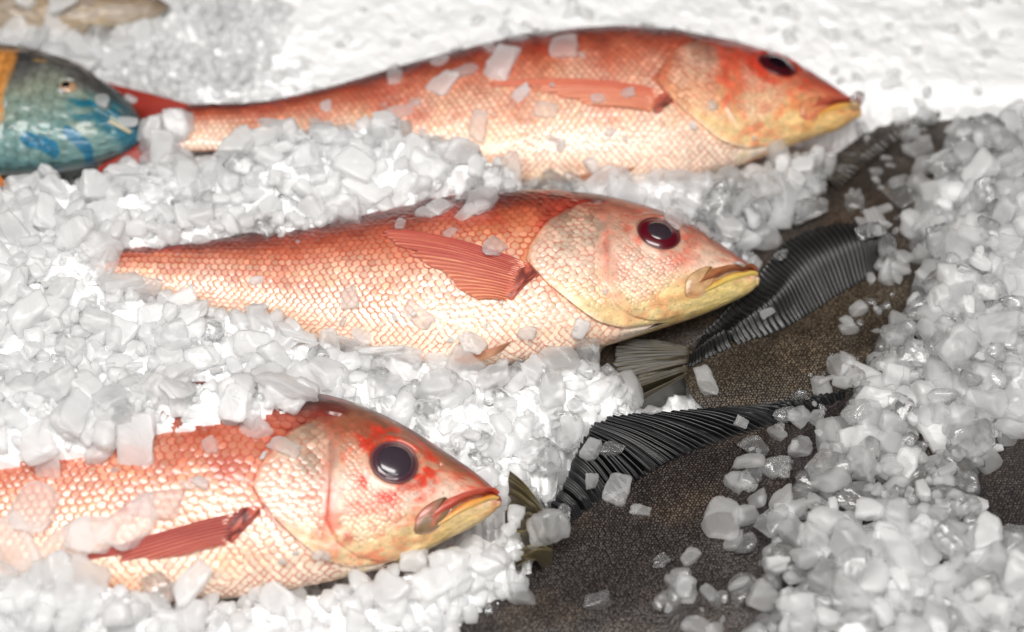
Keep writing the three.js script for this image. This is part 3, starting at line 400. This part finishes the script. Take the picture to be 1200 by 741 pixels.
{
  const grp = 'dark flatfish laid under the ice mound';
  const a = thing('flatfish', 'dark brown flatfish lying under the jaws of two red snappers', 'fish', grp);
  flatBody(a, FLAT_A, 0.011, [96, 91, 90], [120, 110, 104], 3);
  flatFin(a, 'side_fin', FIN_A, 26, [[26, 23, 22], [112, 100, 84]], (u, t) => 0.002 * Math.sin(Math.PI * t), 5);
  const b = thing('flatfish', 'speckled brown flatfish with a black pleated fin arched over its neighbour', 'fish', grp);
  flatBody(b, FLAT_B, 0.011, [102, 96, 88], [128, 120, 108], 7);
  flatFin(b, 'tail_fin', TAIL_B, 17, [[40, 35, 26], [104, 94, 68]], (u, t) => 0.002 * Math.sin(u * 9) * t, 9);
  flatFin(b, 'side_fin', FIN_B, 52, [[7, 7, 8], [52, 51, 49]], (u, t) => 0.009 * t * smooth(0.2, 0.5, u) + 0.007 * Math.sin(Math.PI * Math.min(1, t * 1.05)) * smooth(0.3, 0.7, u) + 0.006 * Math.exp(-(((t - 0.45) / 0.16) ** 2)) * smooth(0.62, 0.4, u), 13);
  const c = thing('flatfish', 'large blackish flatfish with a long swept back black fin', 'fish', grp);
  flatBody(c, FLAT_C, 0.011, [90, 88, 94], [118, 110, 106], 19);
  flatFin(c, 'side_fin', FIN_C, 120, [[11, 12, 14], [74, 74, 76]], (u, t) => 0.005 * Math.sin(Math.PI * t) + 0.012 * t * smooth(1, 0.6, u) + 0.0012 * Math.sin(u * 15 + t * 2), 21);  // grey on the ray ridges paints in the fin's wet sheen
  const d = thing('flatfish', 'buried flatfish showing only a ragged olive tail by the mouth of the purple eyed snapper', 'fish', grp);
  flatBody(d, { y: 0.015, rim: [[0.03, 0.151], [0.042, 0.16], [0.05, 0.176], [0.05, 0.196], [0.036, 0.2], [0.026, 0.184]] }, 0.006, [84, 74, 54], [106, 96, 70], 29);
  flatFin(d, 'tail_fin', TAIL_D, 15, [[60, 52, 34], [134, 122, 84]], (u, t) => 0.006 * Math.sin(Math.PI * t) + 0.012 * t, 31, 0.014);
}

const FLANK = [[-1.57, [240, 222, 204]], [-1.05, [240, 210, 184]], [-0.6, [236, 186, 158]], [-0.2, [216, 136, 104]], [0.15, [182, 84, 58]], [0.45, [136, 54, 38]], [0.8, [82, 40, 36]], [1.5, [54, 36, 36]]];  // natural countershading, deepened with painted shade above and overexposed white below
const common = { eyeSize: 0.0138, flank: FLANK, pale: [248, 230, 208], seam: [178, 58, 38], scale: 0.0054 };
const fishes = [];
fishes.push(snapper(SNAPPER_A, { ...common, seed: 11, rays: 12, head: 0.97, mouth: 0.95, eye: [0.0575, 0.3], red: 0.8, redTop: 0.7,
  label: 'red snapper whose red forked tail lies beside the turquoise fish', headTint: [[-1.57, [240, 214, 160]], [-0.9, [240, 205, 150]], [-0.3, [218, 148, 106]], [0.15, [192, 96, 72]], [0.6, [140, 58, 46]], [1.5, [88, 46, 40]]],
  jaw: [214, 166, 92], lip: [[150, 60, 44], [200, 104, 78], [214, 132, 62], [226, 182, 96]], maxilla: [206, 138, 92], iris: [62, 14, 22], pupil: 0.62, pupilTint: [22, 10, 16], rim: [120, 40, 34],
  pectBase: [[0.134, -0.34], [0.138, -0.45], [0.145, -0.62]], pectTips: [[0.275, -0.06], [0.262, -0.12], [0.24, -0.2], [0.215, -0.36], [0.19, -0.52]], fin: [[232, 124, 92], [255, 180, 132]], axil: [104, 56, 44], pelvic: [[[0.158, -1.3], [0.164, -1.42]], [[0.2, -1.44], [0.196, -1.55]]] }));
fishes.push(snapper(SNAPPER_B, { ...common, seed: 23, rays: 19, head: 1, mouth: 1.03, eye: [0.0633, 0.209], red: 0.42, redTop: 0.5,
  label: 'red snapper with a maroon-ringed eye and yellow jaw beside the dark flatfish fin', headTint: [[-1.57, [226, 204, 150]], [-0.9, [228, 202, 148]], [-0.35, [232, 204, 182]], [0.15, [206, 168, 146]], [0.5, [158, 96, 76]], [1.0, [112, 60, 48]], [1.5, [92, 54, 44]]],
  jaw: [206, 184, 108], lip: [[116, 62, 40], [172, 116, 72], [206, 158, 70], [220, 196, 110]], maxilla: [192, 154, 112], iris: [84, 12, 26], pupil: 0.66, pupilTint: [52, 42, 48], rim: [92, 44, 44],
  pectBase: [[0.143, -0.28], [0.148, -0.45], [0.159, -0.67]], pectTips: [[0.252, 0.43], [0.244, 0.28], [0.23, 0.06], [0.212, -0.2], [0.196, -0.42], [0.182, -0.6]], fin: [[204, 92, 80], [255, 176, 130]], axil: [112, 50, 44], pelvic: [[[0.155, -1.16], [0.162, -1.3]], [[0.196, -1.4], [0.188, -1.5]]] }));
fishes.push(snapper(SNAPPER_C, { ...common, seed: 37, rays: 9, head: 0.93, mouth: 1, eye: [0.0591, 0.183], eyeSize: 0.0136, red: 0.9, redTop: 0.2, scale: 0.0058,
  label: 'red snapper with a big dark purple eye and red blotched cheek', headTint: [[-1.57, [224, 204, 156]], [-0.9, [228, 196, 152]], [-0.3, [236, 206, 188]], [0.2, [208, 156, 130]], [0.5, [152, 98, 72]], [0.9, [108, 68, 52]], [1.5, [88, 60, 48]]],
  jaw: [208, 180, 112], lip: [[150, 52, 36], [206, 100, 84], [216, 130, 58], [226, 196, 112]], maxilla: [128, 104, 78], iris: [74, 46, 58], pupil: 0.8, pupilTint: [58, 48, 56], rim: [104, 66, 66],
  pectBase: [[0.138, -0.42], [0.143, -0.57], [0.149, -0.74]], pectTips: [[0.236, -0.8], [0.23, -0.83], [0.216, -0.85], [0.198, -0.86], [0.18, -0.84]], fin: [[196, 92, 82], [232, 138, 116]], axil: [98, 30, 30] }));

// ---------------------------------------------------------------- turquoise parrotfish and the brown fish buried behind it
{
  const F = fishShape(PARROT), g = thing('parrotfish', 'grey and turquoise parrotfish with bright blue cheek bars', 'fish'); fishPlace(g, PARROT);
  const bars = [[[0.052, -1.15], [0.07, -0.98], 0.0042], [[0.03, -1.2], [0.042, -0.82], 0.0042]].map(([a, b, r]) => [F.side(...a), F.side(...b), r]);
  const line = [[0.004, -0.6], [0.014, -0.35], [0.024, -0.2], [0.034, -0.25]].map((q) => F.side(...q));
  const skin = (s, th) => {
    const p = F.side(Math.max(0, s), th), n1 = fbm(s * 60, th * 3 + 5, 4), n2 = fbm(s * 240 + 3, th * 12, 3);
    let c = stops([[-1.5, [86, 138, 142]], [-0.9, [98, 142, 138]], [-0.2, [126, 136, 116]], [0.2, [92, 92, 88]], [0.5, [66, 64, 66]], [1.5, [44, 42, 46]]], th + 0.9 * (n1 - 0.5));
    c = mix3(c, [52, 72, 78], smooth(0.03, 0.008, s) * smooth(-0.6, 0, th) * 0.8);
    const dl = segDist(p, line); c = mix3(c, [6, 104, 134], smooth(0.016, 0.006, dl + 0.008 * (n2 - 0.5)) * smooth(0.3, 0.5, n1 + 0.25 * n2));
    c = mix3(c, [196, 186, 156], 0.7 * smooth(0.0024, 0.0012, segDist(p, line.slice(0, 2))));
    for (const [a, b, r] of bars) c = mix3(c, [0, 112, 160], smooth(r, r * 0.7, segDist(p, [a, b]) + 0.002 * (n2 - 0.5)));
    c = mix3(c, [206, 150, 62], smooth(0.006, 0.003, Math.hypot(p[0] - 0.07, (p[1] - 0.036) * 1.6) + 0.003 * (n1 - 0.5)) * 0.6);
    c = mix3(c, [222, 130, 40], smooth(0.086, 0.092, s + 0.014 * (n1 - 0.5)) * smooth(0.9, 0.5, th) * smooth(-0.9, -0.6, th));
    const gx = s * 130, gy = th * 5 + (Math.floor(gx) % 2) * 0.5, cell = Math.hypot((gx % 1) - 0.5, ((gy % 1) + 1) % 1 - 0.5), v = (0.84 + 0.32 * n2) * (s > 0.05 ? 1.05 - 0.16 * smooth(0.35, 0.6, cell) : 1), grey = (c[0] + c[1] + c[2]) / 3; c = mix3(c, [grey, grey * 0.98, grey * 0.94], 0.3); return [c[0] * v, c[1] * v, c[2] * v];
  };
  const m = wet({ map: skinTexture(F, skin, 800, 400), bumpMap: fleshBump, bumpScale: 0.0004, roughness: 0.36 });
  const eyeP = F.side(0.046, 0.09), sl = line.slice(0, 3);
  part('body', fishBody(F, (s, th) => { const p = F.side(Math.max(0, s), th), e = Math.hypot(p[0] - eyeP[0], p[1] - eyeP[1]); return 0.0012 * Math.exp(-(((e - 0.008) / 0.0025) ** 2)) - 0.002 * smooth(0.007, 0.004, e) - 0.0014 * Math.exp(-(((segDist(p, sl) - 0.0022) / 0.0009) ** 2)) + 0.0008 * (vnoise(s * 200, th * 9) - 0.5) + 0.003 * (fbm(s * 40, th * 2.4, 3) - 0.5); }, 0.1, 0.001), m, g);
  const e = new THREE.Group(); e.name = 'eye'; g.add(e); e.position.copy(F.on(0.046, 0.09, -0.002)); e.quaternion.setFromUnitVectors(new THREE.Vector3(0, 1, 0), F.normal(0.046, 0.09));
  part('iris', new THREE.SphereGeometry(0.0062, 24, 12, 0, Math.PI * 2, 0, Math.PI / 2).scale(1, 0.5, 1), new THREE.MeshPhysicalMaterial({ color: new THREE.Color(...lin3([176, 140, 110])), roughness: 0.3, clearcoat: 1 }), e);
  part('pupil', new THREE.SphereGeometry(0.0037, 20, 10, 0, Math.PI * 2, 0, Math.PI / 2).scale(1, 0.5, 1).translate(-0.0012, 0.0016, 0), new THREE.MeshPhysicalMaterial({ color: 0x0c0a0c, roughness: 0.2, clearcoat: 1 }), e);
  part('beak', new THREE.TubeGeometry(new THREE.CatmullRomCurve3([[0.003, -0.8], [0.007, -0.66], [0.012, -0.56], [0.016, -0.5]].map(([s, th]) => F.on(s, th, 0.0008))), 20, 0.0015, 8), wet({ color: new THREE.Color(...lin3([190, 180, 152])) }), g);
  const rays = 9; part('pelvic_fin', shell((u, v) => { const s = lerp(0.093 + 0.014 * u, 0.074 + 0.03 * u, v), y = lerp(0.006, 0.02, v); return new THREE.Vector3(-s, y + 0.0008 * Math.cos(u * rays * 6.283), 0.046 + 0.03 * v + 0.006 * u); }, rays * 4, 14, 0.0009, (u, v) => lin3(mix3([214, 104, 24], [238, 160, 60], fbm(u * 9, v * 6)))), wet({ vertexColors: true }), g);
  fishes.push(g);
}
{
  const F = fishShape(BROWN), g = thing('brown_fish', 'grey-brown fish mostly buried in ice behind the turquoise fish', 'fish'); fishPlace(g, BROWN);
  const skin = (s, th) => { const n1 = fbm(s * 70, th * 4, 4), n2 = fbm(s * 260, th * 12, 3); let c = stops([[-1.5, [168, 152, 132]], [-0.4, [128, 112, 96]], [0.4, [88, 76, 68]], [1.5, [60, 52, 50]]], th + 0.7 * (n1 - 0.5)); c = mix3(c, [196, 160, 100], 0.3 * smooth(0.55, 0.68, n1)); const v = 0.86 + 0.28 * n2; return c.map((x) => x * v); };
  part('body', fishBody(F, (s, th) => 0.0008 * (vnoise(s * 220, th * 12) - 0.5), 0.08, 0.002), wet({ map: skinTexture(F, skin, 512, 256), bumpMap: fleshBump, bumpScale: 0.0005 }), g);
  const e = new THREE.Group(); e.name = 'eye'; g.add(e); e.position.copy(F.on(0.03, 0.35, -0.001)); e.quaternion.setFromUnitVectors(new THREE.Vector3(0, 1, 0), F.normal(0.03, 0.35));
  part('iris', new THREE.SphereGeometry(0.005, 20, 10, 0, Math.PI * 2, 0, Math.PI / 2).scale(1, 0.5, 1), wet({ color: 0x8a7a50 }), e);
  part('pupil', new THREE.SphereGeometry(0.003, 16, 8, 0, Math.PI * 2, 0, Math.PI / 2).scale(1, 0.5, 1).translate(0, 0.0012, 0), wet({ color: 0x0c0a0c }), e);
  fishes.push(g);
}
for (const f of fishes) for (const c of f.children) if (c.isMesh && c.name !== 'scales') raiseMesh(c, c.name === 'body' ? 0.012 : -9);

// ---------------------------------------------------------------- crushed ice
{ const h = height.slice(); for (let j = 1; j < NZ - 1; j++) for (let i = 1; i < NX - 1; i++) { const c = j * NX + i; let m = h[c]; for (const d of [1, -1, NX, -NX]) if (h[c + d] > m) m = h[c + d]; height[c] = m; } }
const inside = (x, z, poly) => { let r = false; for (let i = 0, j = poly.length - 1; i < poly.length; j = i++) { const [ax, az] = poly[i], [bx, bz] = poly[j]; if (az > z !== bz > z && x < ((bx - ax) * (z - az)) / (bz - az) + ax) r = !r; } return r; };
// how high the ice is heaped, on a coarser grid, with softened borders
const LC = 0.005, LX = 248, LZ = 224, level = new Float32Array(LX * LZ), zone = new Int8Array(LX * LZ).fill(-1);
for (let j = 0; j < LZ; j++) for (let i = 0; i < LX; i++) { const x = GX + i * LC, z = GZ + j * LC; ICE_LEVELS.forEach(([y, poly], k) => { if (inside(x, z, poly)) { level[j * LX + i] = Math.max(level[j * LX + i], y); zone[j * LX + i] = k; } }); }
for (let pass = 0; pass < 3; pass++) { const q = level.slice(); for (let j = 1; j < LZ - 1; j++) for (let i = 1; i < LX - 1; i++) { let s = 0; for (let b = -1; b <= 1; b++) for (let a = -1; a <= 1; a++) s += q[(j + b) * LX + i + a]; level[j * LX + i] = s / 9; } }
const levelAt = (x, z) => { const i = clamp(Math.round((x - GX) / LC), 0, LX - 1), j = clamp(Math.round((z - GZ) / LC), 0, LZ - 1); return level[j * LX + i]; };
const zoneAt = (x, z) => zone[clamp(Math.round((z - GZ) / LC), 0, LZ - 1) * LX + clamp(Math.round((x - GX) / LC), 0, LX - 1)];

// packed ice: crushed fragments pressed together, each a tilted facet; two sizes of fragment laid over each other
function facets(x, z, size, seed) {
  const gx = x / size, gz = z / size, xi = Math.floor(gx), zi = Math.floor(gz); let best = 9, bi = 0, bj = 0, px = 0, pz = 0;
  for (let a = -1; a <= 1; a++) for (let b = -1; b <= 1; b++) { const i = xi + a, j = zi + b, cx = i + 0.1 + 0.8 * hash2(i + seed, j), cz = j + 0.1 + 0.8 * hash2(i, j + seed * 3), d = Math.hypot(cx - gx, cz - gz); if (d < best) { best = d; bi = i; bj = j; px = gx - cx; pz = gz - cz; } }
  return size * ((hash2(bi + 7, bj + seed) - 0.5) * 0.42 + px * (hash2(bi + seed, bj + 51) - 0.5) * 1.1 + pz * (hash2(bi + 23, bj + seed) - 0.5) * 1.1 - 0.22 * best * best);
}
const bedAt = (x, z) => {
  const L = levelAt(x, z), fine = smooth(-0.12, -0.2, z) * smooth(-0.24, -0.12, x), right = smooth(0.1, 0.17, x);
  return Math.max(-0.004, L - lerp(lerp(0.006, 0.02, right), 0.002, fine)) + lerp(1, 0.22, fine) * (facets(x, z, 0.013, 3) + 0.8 * facets(x + 0.4, z, 0.0066, 11)) + 0.006 * (fbm(x * 40, z * 40, 3) - 0.5);
};
const iceBump = dataTexture(512, 512, (u, v) => { const a = fbm(u * 16, v * 16, 5), r = Math.abs(fbm(u * 24 + 9, v * 24, 3) - 0.5) * 2, n = 255 * clamp(0.65 * a + 0.35 * (1 - r)); return [n, n, n]; });
const iceFrost = dataTexture(512, 512, (u, v) => { const n = fbm(u * 12 + 4, v * 12, 4), r = 255 * clamp(0.45 + 1.4 * (n - 0.5), 0.15, 0.95); return [r, r, r]; });
const ice = (o) => new THREE.MeshPhysicalMaterial({ color: new THREE.Color(0.995, 0.997, 1), ior: 1.31, clearcoat: 1, clearcoatRoughness: 0.1, bumpMap: iceBump, bumpScale: 0.0005, ...o });
const milkyIce = ice({ transmission: 0.62, roughness: 0.7, thickness: 0 }), meltIce = ice({ transmission: 0.82, roughness: 0.6, thickness: 0 }), cloudyIce = ice({ transmission: 0.84, roughness: 0.5, thickness: 0 }), clearIce = ice({ transmission: 0.92, roughness: 0.12, thickness: 0.02 });
const bedMat = new THREE.MeshPhysicalMaterial({ color: new THREE.Color(0.95, 0.953, 0.956), roughness: 0.4, clearcoat: 0.6, clearcoatRoughness: 0.15, bumpMap: iceBump, bumpScale: 0.0008 });

function iceShape(seed, detail) { // a cracked lump: flat faces from random cuts, edges melted round
  const R = rng(seed * 7919 + 5), g = new THREE.IcosahedronGeometry(1, detail); g.deleteAttribute('uv'); g.deleteAttribute('normal');
  const q = mergeVertices(g, 1e-4), p = q.getAttribute('position'), cuts = [], sharp = 13 + 14 * R();
  for (const [x, y, z] of [[1, 0, 0], [-1, 0, 0], [0, 1, 0], [0, -1, 0], [0, 0, 1], [0, 0, -1]]) { const v = new THREE.Vector3(x + (R() - 0.5) * 0.6, y + (R() - 0.5) * 0.6, z + (R() - 0.5) * 0.6).normalize(); cuts.push([v.x, v.y, v.z, 0.58 + 0.3 * R()]); }
  for (let i = 0; i < 5; i++) { const y = 2 * R() - 1, a = R() * 6.283, r = Math.sqrt(1 - y * y); cuts.push([r * Math.cos(a), y, r * Math.sin(a), 0.66 + 0.3 * R()]); }
  const uv = [], stretch = [1.0 + 0.5 * R(), 0.68 + 0.24 * R(), 0.78 + 0.26 * R()], ox = R() * 9, oy = R() * 9;
  for (let i = 0; i < p.count; i++) {
    const x = p.getX(i), y = p.getY(i), z = p.getZ(i); let s = 0; for (const c of cuts) { const d = (x * c[0] + y * c[1] + z * c[2]) / c[3]; if (d > 0) s += d ** sharp; }
    let r = Math.min(1.3, s ** (-1 / sharp)); r *= 1 + 0.26 * (fbm(x * 2.2 + ox + z, y * 2.2 + oy - z * 0.7, 2) - 0.5) + 0.14 * (fbm(x * 7 + ox + z * 3, y * 7 + oy - z * 4, 2) - 0.5);
    p.setXYZ(i, x * r * stretch[0], y * r * stretch[1], z * r * stretch[2]); uv.push((x + z * 0.37) * 0.5 + ox, (y + z * 0.61) * 0.5 + oy);
  }
  q.setAttribute('uv', new THREE.Float32BufferAttribute(uv, 2)); q.computeVertexNormals(); return q;
}
const bigShapes = Array.from({ length: 16 }, (_, k) => iceShape(k + 1, 6)), smallShapes = Array.from({ length: 16 }, (_, k) => iceShape(k + 1, 2));

for (let j = 0; j < NZ; j++) for (let i = 0; i < NX; i++) { const c = j * NX + i; height[c] = Math.max(height[c], bedAt(GX + i * CELL, GZ + j * CELL)); }
const chunks = [], RI = rng(4242);
function settle(x, z, r, shape, tilt, flat, sink, where, hug) {
  const rr = r * 0.9, n = Math.max(1, Math.ceil(rr / CELL)), hs = []; let top = -1;
  for (let b = -n; b <= n; b++) for (let a = -n; a <= n; a++) if (a * a + b * b <= n * n) { const h = heightAt(x + a * CELL, z + b * CELL); hs.push(h); if (h > top) top = h; }
  hs.sort((a, b) => a - b); const rest = hs[Math.floor((hs.length - 1) * sink)], ry = r * 0.82 * flat;
  const y = rest + ry * (hug ? 0.32 : 0.5), up = new THREE.Vector3(0, 1, 0);
  if (hug) { const e = 0.008; up.set(heightAt(x - e, z) - heightAt(x + e, z), 2 * e, heightAt(x, z - e) - heightAt(x, z + e)); up.x = clamp(up.x, -0.02, 0.02); up.z = clamp(up.z, -0.02, 0.02); up.normalize(); }
  const q = new THREE.Quaternion().setFromUnitVectors(new THREE.Vector3(0, 1, 0), up)
    .multiply(new THREE.Quaternion().setFromEuler(new THREE.Euler((RI() - 0.5) * tilt, RI() * 6.283, (RI() - 0.5) * tilt)));
  const id = chunks.length; chunks.push({ p: new THREE.Vector3(x, y, z), q, s: new THREE.Vector3(r, r * flat, r), shape, where, id, shown: 0 });
  for (let b = -n; b <= n; b++) for (let a = -n; a <= n; a++) { const d = (a * a + b * b) / (n * n); if (d > 1) continue; const c = cellOf(x + a * CELL, z + b * CELL); if (c < 0) continue; const h = y + ry * Math.sqrt(1 - d) * 0.9; if (h > height[c]) { height[c] = h; owner[c] = id; } }
}
// the heaps: lumps are dropped where the ice has not reached its level yet
for (let k = 0; k < 52000; k++) {
  const x = lerp(-0.56, 0.56, RI()), z = lerp(-0.5, 0.44, RI()), zn = zoneAt(x, z); if (zn < 0) continue;
  if (zn === 0 && x > -0.2 + 0.08 * vnoise(x * 30, z * 30) && RI() < 0.95) continue;
  const r = zn === 0 ? lerp(0.003, 0.0065, RI() ** 1.3) : zn >= 7 && zn <= 9 ? lerp(0.003, 0.0135, RI() ** 1.5) : lerp(0.0028, 0.0125, RI() ** 2);
  const L = levelAt(x, z) + 0.016 * (fbm(x * 45, z * 45, 3) - 0.5), h = heightAt(x, z);
  if (h > L - r * 0.45 || h < 0 && RI() < 0.2) continue;
  settle(x, z, r, Math.floor(RI() * 16), 1.6, 1, 0.4, zn, false);
}
for (const [where, list] of Object.entries(LOOSE_ICE)) for (const [x, z, r] of list) {
  const flank = where.startsWith('on_snapper') || where === 'on_brown_fish'; settle(x, z, r * (flank ? 1 : 0.95), Math.floor(RI() * 16), flank ? 0.35 : 0.9, flank ? 0.3 + 0.25 * RI() : 0.72, flank ? 0.5 : 0.6, where, true);
}
for (let k = 0; k < 760; k++) { // crumbs strewn where the mound thins out over the flatfish
  const x = lerp(0.08, 0.34, RI()), z = lerp(-0.17, 0.27, RI()), r = lerp(0.0016, 0.0085, RI() ** 2.2); if (!inside(x, z, FRINGE)) continue;
  settle(x, z, r, Math.floor(RI() * 16), 1, 0.75, 0.6, 'fringe', true);
}
// crumbs melting on the fish where the heaps thin out
{
  const dist = new Float32Array(LX * LZ); for (let k = 0; k < dist.length; k++) dist[k] = zone[k] >= 0 ? 0 : 9;
  for (let pass = 0; pass < 14; pass++) for (let j = 1; j < LZ - 1; j++) for (let i = 1; i < LX - 1; i++) { const c = j * LX + i; dist[c] = Math.min(dist[c], dist[c - 1] + LC, dist[c + 1] + LC, dist[c - LX] + LC, dist[c + LX] + LC); }
  for (let k = 0; k < 9000; k++) {
    const x = lerp(-0.4, 0.2, RI()), z = lerp(-0.24, 0.27, RI()), c = clamp(Math.round((z - GZ) / LC), 0, LZ - 1) * LX + clamp(Math.round((x - GX) / LC), 0, LX - 1);
    if (dist[c] <= 0 || heightAt(x, z) < 0.04 || RI() > 0.3 * Math.exp(-dist[c] / 0.011) * smooth(0.4, 0.6, fbm(x * 30 + 2, z * 30, 2))) continue;
    settle(x, z, lerp(0.0016, 0.0065, RI() ** 2), Math.floor(RI() * 16), 0.6, 0.55, 0.5, 'crumbs', true);
  }
}
console.log('ice lumps', chunks.length);

// the bed of packed ice below the lumps
{
  const step = 0.0016, nx = 560, nz = 470, pos = [], uv = [], idx = [];
  for (let j = 0; j <= nz; j++) for (let i = 0; i <= nx; i++) { const far = (a, k, n) => { const e = 60; return k < e ? a - (e - k) * 0.006 : k > n - e ? (k - n + e) * 0.006 : 0; }, x = -0.448 + i * step + far(0, i, nx), z = -0.4 + j * step + far(0, j, nz), y = bedAt(x, z); pos.push(x, y, z); uv.push(x * 12, z * 12); }
  for (let j = 0; j < nz; j++) for (let i = 0; i < nx; i++) { const a = j * (nx + 1) + i, b = a + nx + 1; idx.push(a, b, b + 1, a, b + 1, a + 1); }
  const m = part('ice_bed', geometry(pos, idx, { uv }), bedMat, scene); m.userData = { kind: 'structure', label: 'bed of packed white ice under all the fish', category: 'ice' };
}
// which lumps show most
for (let j = 0; j < NZ; j++) for (let i = 0; i < NX; i++) { const o = owner[j * NX + i]; if (o < 0) continue; const x = GX + i * CELL, z = GZ + j * CELL; if (z > -0.285 && z < 0.25 && Math.abs(x) < lerp(0.38, 0.285, (z + 0.288) / 0.546)) chunks[o].shown++; }
const rank = (c) => (typeof c.where === 'string' && c.where !== 'fringe' && c.where !== 'crumbs' && c.shown > 4 ? 500 : 0) + c.shown;
const order = chunks.slice().sort((a, b) => rank(b) - rank(a));
const single = new Set(order.slice(0, 296).map((c) => c.id));
const PLACE = { 0: 'behind the snapper with the forked tail', 1: 'on the forked red tail', 2: 'between the snappers with forked tail and yellow jaw', 3: 'under the jaw of the snapper with forked tail', 4: 'in the heap above the purple eyed snapper', 5: 'between the yellow jaw and the long black fin', 6: 'under the belly of the purple eyed snapper', 7: 'in the mound over the dark flatfish', 8: 'high on the mound over the flatfish', 9: 'at the thick end of the flatfish mound', 10: 'lapping the flank of the snapper with forked tail', 11: 'along the back of the yellow jawed snapper', 12: 'along the back of the purple eyed snapper', 13: 'on the tail of the yellow jawed snapper', 14: 'on the lower flank of the purple eyed snapper', crumbs: 'melting on the skin of a red snapper', fringe: 'strewn at the edge of the flatfish mound',
  on_snapper_c: 'stuck to the flank of the purple eyed snapper', on_snapper_b: 'stuck to the flank of the yellow jawed snapper', on_snapper_a: 'stuck to the back of the snapper with forked tail', on_tails: 'on the tail end of a red snapper', on_brown_fish: 'lying on the buried grey-brown fish', on_flatfish: 'lying loose on dark flatfish skin' };
const GROUP = (w) => (typeof w === 'string' ? 'loose ice pieces ' + w.replace(/_[abc]$/, '').replace(/_/g, ' ') : 'large lumps of crushed ice');
const rest = [[], [], [], []], MIX = { milky: milkyIce, cloudy: cloudyIce, clear: clearIce, melting: meltIce };
const lookOf = (c) => { const h = hash2(c.id, 77), right = [3, 5, 7, 8, 9].includes(c.where); return c.where === 'crumbs' || String(c.where).startsWith('on_snapper') ? (h < 0.75 ? 'melting' : 'milky') : c.where === 'on_flatfish' || c.where === 'fringe' ? (h < 0.4 ? 'clear' : 'cloudy') : right ? (c.where === 7 && h < 0.4 || h < 0.26 ? 'clear' : h < 0.8 ? 'cloudy' : 'milky') : h < (c.where === 0 ? 0 : 0.05) ? 'clear' : h < (c.where === 0 ? 0 : 0.24) ? 'cloudy' : 'milky'; };
for (const c of chunks) {
  const look = lookOf(c);
  if (single.has(c.id)) {
    const g = bigShapes[c.shape], e = g.boundingBox ?? (g.computeBoundingBox(), g.boundingBox), w = e.max.x - e.min.x, d = e.max.z - e.min.z, flake = c.s.y / c.s.x < 0.8;
    const form = flake ? 'thin' : w / d > 1.45 ? 'long' : w / d < 1.1 ? 'blocky' : 'angular', size = c.s.x > 0.0125 ? 'big' : c.s.x > 0.0085 ? 'middling' : 'small';
    const m = part(numbered('ice_chunk'), g, MIX[look], scene); m.position.copy(c.p); m.quaternion.copy(c.q); m.scale.copy(c.s);
    m.userData = { label: `${size} ${look} ${form} ice ${flake ? 'flake' : 'lump'} ${PLACE[c.where]}`, category: 'ice', group: GROUP(c.where) };
  } else rest[look === 'milky' ? 0 : look === 'melting' ? 2 : look === 'clear' ? 3 : 1].push(smallShapes[c.shape].clone().applyMatrix4(new THREE.Matrix4().compose(c.p, c.q, c.s)));
}
{ const m = part('crushed_ice', mergeGeometries(rest.map((r) => mergeGeometries(r)), true), [milkyIce, cloudyIce, meltIce, clearIce], scene); m.userData = { kind: 'stuff', label: 'fine crushed ice filling the heaps between the fish', category: 'ice' }; }

renderer.render(scene, camera);
